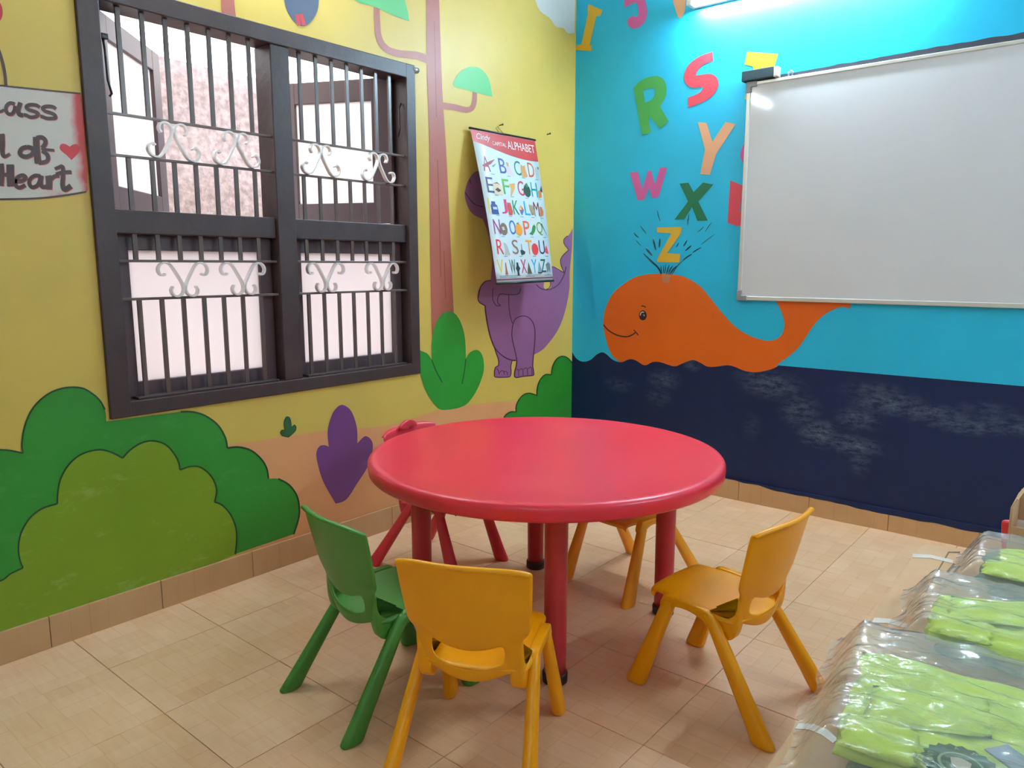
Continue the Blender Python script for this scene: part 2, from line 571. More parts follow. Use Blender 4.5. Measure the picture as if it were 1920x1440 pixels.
def add_shape(bm, side, pts, layer, sm=True, zmin=None, holes=()):
    q = smooth_path(pts, True) if sm else [p[:2] for p in pts]
    vs = []
    for p in q:
        v = wallpt(side, p[0], p[1], layer)
        if zmin is not None and v.z < zmin:
            v.z = zmin
        vs.append(v)
    if holes:
        # bridge one hole with a slit
        for h in holes:
            hv = [wallpt(side, p[0], p[1], layer) for p in (smooth_path(h, True) if sm else h)]
            bi, bj, bd = 0, 0, 1e9
            for i, a in enumerate(vs):
                for j, b in enumerate(hv):
                    if (a - b).length < bd:
                        bi, bj, bd = i, j, (a - b).length
            def area(l):
                return sum(l[k].y * l[(k + 1) % len(l)].z - l[(k + 1) % len(l)].y * l[k].z + (l[k].x * l[(k + 1) % len(l)].z - l[(k + 1) % len(l)].x * l[k].z) for k in range(len(l)))
            if area(vs) * area(hv) > 0:
                hv = list(reversed(hv)); bj = len(hv) - 1 - bj
            vs = vs[:bi + 1] + hv[bj:] + hv[:bj + 1] + vs[bi:]
    from mathutils.geometry import tessellate_polygon
    bv = [bm.verts.new(v) for v in vs]
    for t in tessellate_polygon([vs]):
        try:
            bm.faces.new([bv[i] for i in t])
        except ValueError:
            pass


def add_stroke(bm, side, pts, wpx, layer, sm=True, taper=False, closed=False):
    q = smooth_path(pts, closed, 4) if sm else [p[:2] for p in pts]
    if closed:
        q = q + [q[0]]
    n = len(q)
    L, R = [], []
    for i, p in enumerate(q):
        a = q[max(i - 1, 0)]; b = q[min(i + 1, n - 1)]
        dx, dy = b[0] - a[0], b[1] - a[1]
        l = math.hypot(dx, dy) or 1
        k = wpx / 2 if not isinstance(wpx, (list, tuple)) else (wpx[0] + (wpx[1] - wpx[0]) * i / (n - 1)) / 2
        if taper:
            k *= max(0.12, math.sin(PI * (0.08 + 0.84 * i / (n - 1))))
        L.append(wallpt(side, p[0] - dy / l * k, p[1] + dx / l * k, layer))
        R.append(wallpt(side, p[0] + dy / l * k, p[1] - dx / l * k, layer))
    lv = [bm.verts.new(v) for v in L]; rv = [bm.verts.new(v) for v in R]
    for i in range(n - 1):
        try:
            bm.faces.new((lv[i], lv[i + 1], rv[i + 1], rv[i]))
        except ValueError:
            pass


def fix_normals(o, d):
    me = o.data
    for p in me.polygons:
        if p.normal.dot(d) < 0:
            p.flip()


def shape(name, side, pts, m, layer, parent, label=None, sm=True, zmin=None, holes=()):
    bm = bmesh.new()
    add_shape(bm, side, pts, layer, sm, zmin, holes)
    me = bpy.data.meshes.new(name); bm.to_mesh(me); bm.free()
    o = link(name, me, parent, m)
    fix_normals(o, Vector((1, 0, 0)) if side == 'L' else Vector((0, -1, 0)))
    if label: o['label'] = label
    return o


def strokes(name, side, lst, m, layer, parent, label=None, sm=True, taper=False):
    bm = bmesh.new()
    for k, (pts, wpx) in enumerate(lst):
        add_stroke(bm, side, pts, wpx, layer + 0.06 * (k % 5), sm, taper)
    me = bpy.data.meshes.new(name); bm.to_mesh(me); bm.free()
    o = link(name, me, parent, m)
    fix_normals(o, Vector((1, 0, 0)) if side == 'L' else Vector((0, -1, 0)))
    if label: o['label'] = label
    return o


# ------------------------------------------------------------------ room shell
RX, RY, RZ = 4.4, -5.8, 3.05
WY0, WY1, WZ0, WZ1 = -2.948, -1.392, 0.79, 2.326      # window opening in the yellow wall
TH = 0.2

bm = bmesh.new()
box(bm, -TH, 0, RY, WY0, 0, RZ)
box(bm, -TH, 0, WY1, 0, 0, RZ)
box(bm, -TH, 0, WY0, WY1, 0, WZ0)
box(bm, -TH, 0, WY0, WY1, WZ1, RZ)
wall_left = obj('wall_left', bm, M_yellow)
tag(wall_left, 'yellow painted wall with the window and jungle mural', 'wall', kind='structure')
bm = bmesh.new(); box(bm, -TH, RX + TH, 0, TH, 0, RZ)
wall_front = obj('wall_front', bm, M_blue)
tag(wall_front, 'sky blue painted wall with whale mural behind the whiteboard', 'wall', kind='structure')
bm = bmesh.new(); box(bm, RX, RX + TH, RY, 0, 0, RZ)
tag(obj('wall_right', bm, M_cream), 'plain pale wall opposite the window', 'wall', kind='structure')
bm = bmesh.new(); box(bm, -TH, RX + TH, RY - TH, RY, 0, RZ)
tag(obj('wall_back', bm, M_cream), 'plain pale wall behind the camera', 'wall', kind='structure')
bm = bmesh.new(); box(bm, -TH, RX + TH, RY - TH, TH, RZ, RZ + 0.15)
tag(obj('ceiling', bm, M_white), 'plain white ceiling', 'ceiling', kind='structure')
bm = bmesh.new(); box(bm, -TH, RX + TH, RY - TH, TH, -0.12, -0.004)
floor = obj('floor', bm, M_grout)
tag(floor, 'tan tiled floor printed like parquet', 'floor', kind='structure')

TS = 0.4
bm = bmesh.new()
g = 0.0010
box(bm, -TS / 2 + g, TS / 2 - g, -TS / 2 + g, TS / 2 - g, -0.010, 0.0, 0.0012)
tile0 = bpy.data.meshes.new('tile'); bm.to_mesh(tile0); bm.free(); tile0.materials.append(M_tile)
cut = {}
x = 0.315 - TS
xs = []
while x < RX:
    xs.append(x); x += TS
y = 0.056
ys = []
while y > RY - 0.01:
    ys.append(y); y -= TS
for x in xs:
    for y in ys:
        xa, xb, yb, ya = max(x, 0.0), min(x + TS, RX), min(y, 0.0), max(y - TS, RY)
        if xb - xa < 0.01 or yb - ya < 0.01:
            continue
        if xb - xa > TS - 0.001 and yb - ya > TS - 0.001:
            o = bpy.data.objects.new('tile', tile0)
        else:
            key = (round(xa - x, 3), round(xb - x, 3), round(ya - y, 3), round(yb - y, 3))
            if key not in cut:
                bm = bmesh.new()
                box(bm, xa - x - TS / 2 + g, xb - x - TS / 2 - g, ya - y + TS / 2 + g, yb - y + TS / 2 - g, -0.010, 0.0, 0.0012)
                me = bpy.data.meshes.new('tile'); bm.to_mesh(me); bm.free(); me.materials.append(M_tile)
                cut[key] = me
            o = bpy.data.objects.new('tile', cut[key])
        COL.objects.link(o)
        o.location = (x + TS / 2, y - TS / 2, random.uniform(-0.0006, 0.0006))
        o.parent = floor

# skirting tiles
BH = 0.118


def baseboard(name, label, a, b, normal):
    a, b = Vector(a), Vector(b)
    L = (b - a).length
    d = (b - a) / L
    bm = bmesh.new()
    p = [a, b, b + normal * 0.004, a + normal * 0.004]
    xs_ = [v.x for v in p]; ys_ = [v.y for v in p]
    box(bm, min(xs_), max(xs_), min(ys_), max(ys_), 0, BH - 0.002)
    root = obj(name, bm, M_grout)
    tag(root, label, 'skirting', kind='structure')
    s = 0.0
    me = None
    k = 0
    while s < L - 0.02:
        e = min(s + TS, L)
        bm = bmesh.new()
        box(bm, -(e - s) / 2 + 0.001, (e - s) / 2 - 0.001, 0.0, 0.011, 0, BH, 0.002)
        m2 = None
        if e - s > TS - 0.001:
            if me is None:
                me = bpy.data.meshes.new('tile'); bm.to_mesh(me); me.materials.append(M_base)
            m2 = me
        else:
            m2 = bpy.data.meshes.new('tile'); bm.to_mesh(m2); m2.materials.append(M_base)
        bm.free()
        o = bpy.data.objects.new('tile', m2)
        COL.objects.link(o)
        o.location = a + d * ((s + e) / 2) + normal * random.uniform(0.001, 0.0025)
        o.rotation_euler = (0, 0, math.atan2(-d.y, -d.x) if False else math.atan2(normal.y, normal.x) - PI / 2)
        o.parent = root
        s = e
        k += 1
    return root


base_left = baseboard('baseboard_left', 'tan tiled skirting under the yellow wall', (0, -0.013, 0), (0, RY, 0), Vector((1, 0, 0)))
base_front = baseboard('baseboard_front', 'tan tiled skirting under the navy painted wall', (0, 0, 0), (RX, 0, 0), Vector((0, -1, 0)))

# ------------------------------------------------------------------ mural on the yellow wall
WL = wall_left
F = lambda pts: pts
zb = BH - 0.004
b1 = T(2.571, 0, 700)
peach = [(300, 860, 1), (426, 834), (500, 824), (618, 806), (722, 798), (817, 771), (900, 757), (968, 752), (1070, 742, 1), (1064, 900, 1), (700, 1000, 1), (420, 1040, 1)]
shape('painted_ground', 'L', peach, M_peach, 1, WL, 'peach painted ground band of the mural', zmin=zb)

bush = b1([(-700, 560, 1), (-640, 440), (-480, 372), (-300, 352), (-150, 356), (-60, 362), (0, 368), (50, 372), (110, 385, 1), (105, 340), (120, 250), (160, 165), (230, 100), (310, 70), (390, 70), (440, 95), (480, 130), (505, 175), (512, 232, 1),
           (870, 185, 1), (930, 186), (990, 205), (1050, 250), (1085, 310), (1095, 360, 1), (1150, 355), (1210, 372), (1260, 415), (1285, 460), (1293, 508, 1),
           (1340, 508), (1390, 535), (1425, 580), (1440, 630), (1440, 690), (1415, 775, 1), (1135, 870, 1), (600, 1090, 1), (-60, 1260, 1), (-700, 1520, 1)])
o = shape('painted_bush', 'L', bush, M_green, 2, WL, 'large dark green painted bush under the window', zmin=zb)
strokes('outline', 'L', [(bush[0:9], 3.2), (bush[8:18], 3.2), (bush[19:25], 3.4), (bush[24:30], 3.4), (bush[30:36], 3.4)], M_dkgreen, 2.3, o, 'dark green brush outline')
ol = b1([(-330, 1400, 1), (-320, 1240), (-250, 1110), (-130, 1025), (0, 1000), (50, 965), (110, 937, 1), (95, 900), (88, 840), (100, 770), (140, 700), (200, 652), (275, 628, 1), (277, 580), (290, 510), (330, 440), (390, 390), (470, 368), (530, 378), (590, 408, 1),
         (625, 370), (680, 335), (740, 325), (800, 345), (840, 390), (860, 430), (866, 465, 1), (920, 448), (970, 455), (1020, 500), (1043, 560), (1033, 620, 1), (1070, 635), (1110, 680), (1135, 740), (1140, 800), (1133, 872, 1), (600, 1090, 1), (-60, 1260, 1), (-330, 1420, 1)])
o = shape('painted_bush', 'L', ol, M_olive, 3, WL, 'smaller olive green painted bush in front of the dark green one', zmin=zb)
strokes('outline', 'L', [(ol[0:7], 3.0), (ol[6:13], 3.2), (ol[12:20], 3.2), (ol[19:27], 3.2), (ol[26:32], 3.2), (ol[31:37], 3.2)], M_dkgreen, 3.3, o, 'dark green brush outline')

cac = b1([(1350, 285), (1358, 274), (1372, 276, 1), (1368, 240), (1374, 218), (1385, 209), (1398, 220), (1404, 262, 1), (1418, 249), (1426, 260), (1420, 280), (1390, 307, 1), (1360, 300)])
o = shape('painted_cactus', 'L', cac, M_cactus, 2, WL, 'tiny dark green painted cactus left of the violet plant')
strokes('outline', 'L', [(cac + [cac[0]], 1.6)], M_dkgreen, 2.3, o)

b2 = T(3.79, 500, 720)
vio = b2([(490, 850, 1), (400, 690), (360, 560), (352, 490), (372, 445), (405, 434), (441, 445, 1), (432, 360), (440, 290), (475, 195), (530, 148), (590, 180), (625, 250), (642, 330), (643, 422, 1),
          (685, 378), (710, 372), (740, 395), (753, 435), (742, 520), (710, 600), (640, 710), (565, 820)])
shape('painted_plant', 'L', vio, M_violet, 2, WL, 'violet painted three-lobed plant left of the red table')

z2 = T(3.6, 400, 0)
z4 = T(3.4275, 480, 380)
tr = [(798, -60, 1), (799, 0), (800, 125), (804, 250), (805.5, 400), (807, 526), (810, 640, 1), (853, 640, 1), (849, 555), (842, 400), (836, 278), (829, 167), (823, 0), (821, -60, 1)]
o = shape('painted_tree', 'L', tr, M_trunk, 2, WL, 'brown painted tree trunk right of the window')
strokes('branch', 'L', [([(806, 113), (780, 104), (745, 100), (722, 90), (710, 70), (707, 40), (706, 8)], [15, 10]), ([(826, 198), (850, 201), (872, 206), (884, 203), (889, 190), (890, 168)], [13, 8])], M_trunk, 2.2, o)
strokes('bark_line', 'L', [([(814, 40), (816, 130), (818, 220)], 1.4), ([(820, 300), (823, 400), (826, 520)], 1.4), ([(832, 470), (835, 560)], 1.2)], paint('bark_line_paint', srgb(128, 66, 56)), 2.4, o)
shape('leaf_crown', 'L', [(850, 161), (854, 146), (866, 132), (884, 125), (902, 130), (916, 148), (923, 181, 1), (900, 176), (872, 168)], M_mint, 2.5, o, 'mint green umbrella-shaped leaf')
shape('leaf_crown', 'L', [(640, -30, 1), (668, 2), (700, 12), (735, 28), (767, 40, 1), (764, 20), (756, -10), (750, -40, 1)], M_mint, 2.5, o, 'mint green leaf cut by the top of the picture')
shape('painted_tree', 'L', [(412, -60, 1), (414, 0), (416, 40, 1), (443, 40, 1), (439, 0), (437, -60, 1)], M_trunk, 2, WL, 'brown painted tree trunk above the window')

hv = z2([(470, -60, 1), (478, 0), (492, 60), (520, 115), (560, 160), (600, 178), (640, 165), (680, 118), (704, 60), (711, 0), (712, -60, 1)])
o = shape('painted_bird', 'L', hv, M_hive, 2, WL, 'slate blue painted bird belly above the window')
strokes('feet', 'L', [(z2([(563, 98), (570, 130), (580, 172)]), 7), (z2([(588, 95), (600, 130), (612, 172)]), 7)], M_red, 2.4, o, 'red painted feet')

shape('painted_cloud', 'L', [(990, -60, 1), (1003, -2), (1012, 20), (1030, 34), (1042, 50), (1056, 53), (1064, 62), (1077, 62, 1), (1079, -60, 1)], M_cloud, 2, WL, 'white painted cloud in the room corner')

pl = z4([(1045, 955), (1075, 958), (1105, 975), (1128, 1010, 1), (1128, 900), (1150, 790), (1190, 720), (1230, 700), (1270, 708), (1310, 760), (1340, 860), (1348, 1005, 1), (1366, 970), (1395, 950), (1425, 948), (1450, 975), (1463, 1030), (1458, 1100), (1420, 1200),
         (1375, 1270), (1335, 1305), (1270, 1325), (1190, 1330), (1150, 1300), (1095, 1220), (1060, 1120), (1046, 1030)])
pl = [(min(p[0], 908),) + tuple(p[1:]) for p in pl]
o = shape('painted_plant', 'L', pl, paint('fresh_green_paint', srgb(40, 140, 44), 0.08, (0.3, 0.6, 0.3, 1)), 3, WL, 'green painted three-lobed plant at the foot of the tree')
strokes('vein', 'L', [(z4([(1128, 1010), (1150, 1070), (1195, 1155)]), 1.6), (z4([(1346, 1005), (1338, 1080), (1322, 1165)]), 1.6)], M_dkgreen, 3.4, o)

d6 = T(6, 840, 560)
cb = d6([(625, 1338, 1), (650, 1305), (685, 1282), (720, 1272), (765, 1276, 1), (765, 1210), (800, 1130), (855, 1078), (920, 1064), (1000, 1090, 1), (1000, 1020), (1030, 920), (1090, 856), (1160, 856, 1), (1175, 760), (1220, 680), (1280, 648), (1340, 665), (1395, 722, 1),
         (1380, 1500, 1), (1370, 1900, 1), (500, 1900, 1), (540, 1500, 1)])
o = shape('painted_bush', 'L', cb, M_green, 2.5, WL, 'green painted bush in the room corner behind the table', zmin=zb)
strokes('outline', 'L', [(cb[0:5], 2.2), (cb[4:10], 2.2), (cb[9:14], 2.2), (cb[13:19], 2.2)], M_dkgreen, 2.8, o)

# dinosaur (partly behind the poster)
q8 = T(8, 840, 380)
r8 = T(8, 860, 540)
body = q8([(640, 1165, 1)]) + q8([(560, 1180), (500, 1240), (460, 1330)]) + r8([(300, 100), (288, 160), (310, 215), (395, 265, 1), (402, 360), (430, 540), (470, 720), (530, 880, 1), (560, 980), (595, 1080), (592, 1160), (555, 1185, 1), (535, 1230), (535, 1290), (550, 1335, 1),
                                                                      (735, 1335), (775, 1310), (785, 1250), (780, 1180), (798, 1095, 1), (860, 1095, 1), (858, 1180), (835, 1270), (848, 1340, 1), (960, 1325), (1090, 1312), (1122, 1300), (1118, 1230), (1108, 1160), (1128, 1000, 1),
                                                                      (1250, 930), (1370, 800), (1480, 640), (1560, 460), (1620, 240), (1660, 0)]) + [(1068, 510), (1072, 465), (1073.5, 428, 1)]
body += [(1066, 441), (1058, 447), (1057, 456), (1066, 468, 1), (1056, 477), (1051, 485), (1051, 495), (1058, 512, 1), (1046, 506), (1036, 500), (1032, 508), (1031, 525), (1033, 534), (1031, 541), (1024, 543), (1019, 538), (1020, 530, 1), (1000, 520, 1), (985, 480, 1), (960, 440, 1),
         (948, 400), (938, 360), (920, 330), (905, 322), (891, 322), (880, 334), (873, 352), (871, 366), (876, 386), (887, 402), (905, 411, 1), (915, 440), (922, 480), (921, 510)]
o = shape('painted_dinosaur', 'L', body, M_dino, 2, WL, 'purple painted dinosaur half hidden behind the alphabet poster')
dl = [(r8([(395, 265), (402, 360), (430, 540), (470, 720), (530, 880), (600, 970), (690, 1040), (790, 1082), (855, 1085)]), 2.2),
      (r8([(530, 880), (560, 980), (595, 1080), (592, 1160), (555, 1185), (535, 1230), (535, 1290), (550, 1335), (735, 1335), (775, 1310), (785, 1250), (780, 1180), (798, 1095)]), 1.6),
      (r8([(870, 1090), (845, 960), (800, 760), (797, 640), (825, 500), (890, 435), (980, 420), (1060, 455), (1120, 540), (1142, 660), (1135, 850), (1120, 1000), (1108, 1160), (1118, 1230), (1122, 1300), (1090, 1312), (960, 1325), (848, 1340), (835, 1270), (858, 1180), (870, 1090)]), 1.9),
      (r8([(747, 100), (750, 260), (770, 420), (805, 530)]), 1.5),
      (r8([(560, 1215), (585, 1225), (605, 1300)]), 1.3), (r8([(608, 1275), (640, 1240), (670, 1250), (685, 1300)]), 1.3), (r8([(672, 1262), (700, 1250), (725, 1270), (728, 1310)]), 1.3),
      (r8([(868, 1220), (890, 1230), (898, 1320)]), 1.3), (r8([(900, 1240), (935, 1210), (960, 1230), (965, 1320)]), 1.3), (r8([(965, 1225), (1000, 1198), (1025, 1215), (1033, 1310)]), 1.3), (r8([(1035, 1215), (1070, 1188), (1092, 1205), (1098, 1300)]), 1.3),
      (r8([(320, 0), (300, 100), (288, 160), (310, 215), (395, 265)]), 1.8), (r8([(510, 0), (505, 150), (545, 245), (580, 268), (625, 262), (595, 240), (578, 190), (600, 110), (640, 88), (740, 98), (870, 95), (910, 60), (925, 0)]), 1.6),
      (q8([(640, 1165), (560, 1180), (500, 1240), (460, 1330), (445, 1430)]), 1.8),
      (q8([(1320, 1230), (1380, 1280), (1450, 1305), (1540, 1295), (1640, 1240), (1700, 1160), (1745, 1060), (1768, 960)]), 1.8),
      ([(1058, 512), (1046, 505), (1036, 500), (1032, 508), (1031, 525), (1032, 533), (1029, 540), (1024, 542.5)], 1.4), ([(1058, 512), (1052, 498), (1051, 486), (1058, 476), (1066, 469)], 1.3), ([(1066, 468), (1058, 458), (1057, 449), (1064, 442)], 1.3),
      ([(872, 361), (880, 373), (890, 383), (905, 388)], 1.8), ([(881, 337), (882, 344)], 2.2)]
strokes('outline', 'L', dl, M_dinoline, 2.4, o, 'dark plum brush outline')

# hand-painted welcome sign
M_sign = paint('sign_white_paint', srgb(206, 200, 190), 0.1)


def sign_red(m):
    p = m.node_tree.nodes['Principled BSDF']
    src = p.inputs['Base Color'].links[0].from_socket
    t = nd(m, 'ShaderNodeTexCoord')
    s = nd(m, 'ShaderNodeSeparateXYZ'); lk(m, t.outputs['Object'], s.inputs[0])
    n = nd(m, 'ShaderNodeTexNoise'); n.inputs['Scale'].default_value = 14; n.inputs['Detail'].default_value = 6
    lk(m, t.outputs['Object'], n.inputs['Vector'])
    y1 = onL(156, 270)[0]
    def ramp(sock, a, b):
        r = nd(m, 'ShaderNodeMapRange'); r.inputs['From Min'].default_value = a; r.inputs['From Max'].default_value = b
        lk(m, sock, r.inputs['Value']); return r.outputs['Result']
    e = ramp(s.outputs['Y'], y1 - 0.052, y1 - 0.002)
    c = ramp(s.outputs['Y'], y1 - 0.24, y1 - 0.05)
    zb_, zt_ = onL(100, 372)[1], onL(100, 168)[1]
    lo = ramp(s.outputs['Z'], zb_ + 0.06, zb_ - 0.01)
    hi = ramp(s.outputs['Z'], zt_ - 0.10, zt_ + 0.02)
    def mm(op, a, b):
        q = nd(m, 'ShaderNodeMath'); q.operation = op
        lk(m, a, q.inputs[0])
        if isinstance(b, float): q.inputs[1].default_value = b
        else: lk(m, b, q.inputs[1])
        return q.outputs[0]
    v = mm('MAXIMUM', e, mm('MULTIPLY', c, mm('MAXIMUM', lo, mm('MULTIPLY', hi, 0.6))))
    v = mm('ADD', v, mm('MULTIPLY', mm('SUBTRACT', n.outputs['Fac'], 0.5), 1.1))
    r = ramp(v, 0.35, 0.9)
    mx = nd(m, 'ShaderNodeMix'); mx.data_type = 'RGBA'
    mx.inputs['B'].default_value = srgb(200, 44, 46)
    lk(m, mm('MULTIPLY', r, 0.95), mx.inputs['Factor']); lk(m, src, mx.inputs['A'])
    lk(m, mx.outputs['Result'], p.inputs['Base Color'])


sign_red(M_sign)
s6 = T(6, 0, 150)
sg = s6([(-300, 75, 1), (0, 65), (80, 72), (500, 115), (905, 154, 1), (922, 250), (946, 500), (972, 900), (985, 1225), (968, 1258, 1), (700, 1302), (400, 1332), (0, 1342), (-300, 1345, 1)])
o = shape('painted_sign', 'L', sg, M_sign, 2, WL, 'white painted sign board with red edge and brown lettering left of the window')
strokes('outline', 'L', [(sg[0:5], 3.4), (sg[9:14], 3.6)], M_signtext, 2.4, o)
shape('heart', 'L', s6([(802, 900, 1), (740, 840), (685, 795), (668, 755), (690, 720), (735, 722), (785, 752, 1), (815, 728), (860, 724), (893, 752), (890, 805), (850, 855)]), M_red, 2.6, o, 'red painted heart')
txt = [([(-30, 355), (10, 352), (42, 332)], 18), ([(160, 270), (110, 258), (70, 290), (62, 335), (85, 378), (130, 382), (158, 340), (165, 290)], 24), ([(225, 252), (208, 310), (200, 350), (215, 388), (255, 395)], 30),
       ([(440, 305), (400, 282), (330, 278), (292, 300), (315, 332), (380, 352), (425, 378), (400, 410), (340, 418), (290, 396), (262, 392)], 24), ([(622, 322), (585, 300), (515, 296), (475, 315), (500, 348), (560, 368), (608, 390), (620, 425), (580, 432), (520, 430), (470, 412), (450, 408)], 24),
       ([(15, 605), (22, 720), (22, 800), (35, 855), (65, 855), (108, 828)], [40, 18]),
       ([(300, 752), (245, 770), (220, 812), (240, 850), (295, 862), (350, 840), (372, 800), (350, 765), (300, 752)], 30),
       ([(402, 640), (405, 740), (415, 850), (425, 935)], 44), ([(405, 652), (460, 645), (500, 670), (505, 715), (470, 765)], 30), ([(460, 772), (540, 785), (605, 790)], 18), ([(470, 795), (520, 830), (538, 880), (510, 920), (430, 930)], 28),
       ([(5, 940), (12, 1060), (5, 1190)], 40), ([(110, 950), (112, 1070), (118, 1195)], 52), ([(-10, 1062), (120, 1066)], 26),
       ([(165, 1140), (240, 1135), (285, 1100), (255, 1072), (200, 1090), (168, 1140), (180, 1195), (225, 1208), (280, 1180)], 27), ([(450, 1082), (390, 1075), (335, 1115), (325, 1165), (355, 1205), (410, 1190), (440, 1140), (452, 1085)], 26), ([(465, 1075), (455, 1150), (470, 1200), (520, 1198)], 28),
       ([(540, 1075), (548, 1140), (545, 1230)], 44), ([(560, 1130), (605, 1085), (660, 1075)], 26),
       ([(612, 1000), (650, 985), (700, 975), (705, 1080), (700, 1180), (725, 1232), (795, 1190)], [20, 38]), ([(625, 1062), (700, 1040), (798, 1035)], 26)]
strokes('lettering', 'L', [(s6([(p[0] + 9, p[1] + 8) for p in t_]), (wd / 3.7 if not isinstance(wd, list) else [a / 3.7 for a in wd])) for t_, wd in txt], M_signred, 2.5, o, 'red shadow of the lettering')
strokes('lettering', 'L', [(s6(t_), (wd / 3.7 if not isinstance(wd, list) else [a / 3.7 for a in wd])) for t_, wd in txt], M_signtext, 3.0, o, 'dark brown brush lettering')
strokes('painted_string', 'L', [([(11, 162), (9, 140), (4, 115), (-6, 85)], 6)], M_signtext, 2.6, o, 'brown painted string')
shape('painted_balloon', 'L', [(-20, -8), (-4, 0), (4, 16), (3, 34), (-8, 46), (-24, 44)], M_red, 2.2, WL, 'red painted balloon cut by the left edge of the picture')

# ------------------------------------------------------------------ mural on the blue wall
WF = wall_front
s7 = T(3.4286, 1060, 380)
wave = s7([(45, 960), (70, 1000), (110, 1022), (160, 1012), (200, 978), (235, 962), (265, 975), (310, 1013), (360, 1025), (410, 1007), (450, 1012), (510, 1045), (560, 1025), (610, 1025), (700, 1052), (750, 1035), (820, 1012), (870, 1030), (910, 1052), (960, 1055), (1040, 1045), (1090, 1055), (1150, 1080), (1220, 1090), (1290, 1080), (1350, 1060), (1370, 1046, 1)])
xr, zr = onR(1690, 705)
nv = [wallpt('R', p[0], p[1], 1) for p in smooth_path(wave, False, 4)]
nv[0].x = 0.002
nv.append(Vector((RX, -LAY, zr)))
bm = bmesh.new()
lo = []
for i, v in enumerate(nv):
    lo.append(Vector((v.x, -LAY, zb)))
a = [bm.verts.new(v) for v in nv]; b = [bm.verts.new(v) for v in lo]
for i in range(len(a) - 1):
    bm.faces.new((a[i], a[i + 1], b[i + 1], b[i]))
me = bpy.data.meshes.new('painted_sea'); bm.to_mesh(me); bm.free()
sea = link('painted_sea', me, WF, M_navy); sea['label'] = 'navy blue painted sea with wavy top and chalky rub marks'
fix_normals(sea, Vector((0, -1, 0)))
# ragged paint edge running over the skirting
bm = bmesh.new()
x = 0.0
top, bot = [], []
while x < RX:
    e = BH - 0.006 - 0.020 * noise.noise(Vector((x * 2.2, 0.3, 1))) - 0.008 * noise.noise(Vector((x * 11, 7, 1))) - 0.022 * max(0.0, min(1.0, (x - 1.2) / 0.9))
    top.append(Vector((x, -0.0146, BH + 0.001))); bot.append(Vector((x, -0.0146, min(e, BH)))); x += 0.012
a = [bm.verts.new(v) for v in top]; b = [bm.verts.new(v) for v in bot]; c = [bm.verts.new(Vector((v.x, 0, BH + 0.001))) for v in top]
for i in range(len(a) - 1):
    bm.faces.new((a[i], a[i + 1], b[i + 1], b[i])); bm.faces.new((c[i], c[i + 1], a[i + 1], a[i]))
o = obj('paint_edge', bm, M_navy, base_front)
o['label'] = 'ragged navy paint running over the skirting'

wh = s7([(245, 800), (245, 775), (250, 715), (270, 650), (310, 580), (380, 520), (460, 475), (560, 458), (680, 460), (760, 475), (830, 510), (880, 550), (930, 610), (990, 685), (1060, 765), (1130, 825), (1210, 865), (1290, 887), (1350, 880), (1390, 850), (1408, 800), (1405, 750), (1385, 690), (1360, 640), (1345, 600, 1), (1500, 560, 1), (1835, 560, 1),
         (1832, 682, 1), (1780, 670), (1720, 690), (1660, 725), (1600, 785), (1550, 860), (1500, 930), (1440, 985), (1370, 1036)]) + list(reversed(wave[8:26])) + s7([(320, 1000), (290, 960), (262, 880)])
whale = shape('painted_whale', 'R', wh, M_orange, 2.2, WF, 'smiling orange painted whale left of and below the whiteboard')
e16 = T(16, 1160, 560)
eye = [(1160 + (730 + 118 * math.cos(t)) / 16, 560 + (500 + 150 * math.sin(t)) / 16) for t in [k * PI / 6 for k in range(12)]]
M_eye = paint('dark_eye_paint', srgb(52, 24, 28))
shape('eye', 'R', eye, M_eye, 2.8, whale, 'dark brown painted eye')
strokes('eye_highlight', 'R', [(e16([(655, 500), (670, 430), (720, 400), (765, 415)]), 1.8), (e16([(755, 475), (775, 520)]), 1.5)], M_cloud, 3.2, whale, 'white painted glint')
strokes('mouth', 'R', [(s7([(247, 785), (270, 812), (300, 835), (345, 855), (395, 862), (430, 850), (452, 835)]), 2.4), (s7([(440, 818), (455, 832), (470, 852)]), 2.0), (e16([(685, 222), (750, 222), (825, 262)]), 2.0)], M_eye, 2.9, whale, 'painted smile and brow')
w7 = T(7.385, 1140, 380)
shape('blowhole', 'R', w7([(742, 985), (800, 980), (880, 985), (860, 1050), (862, 1085), (830, 1110), (775, 1105), (750, 1080), (752, 1040)]), paint('blowhole_paint', srgb(196, 120, 82)), 2.7, whale, 'pale orange blowhole')
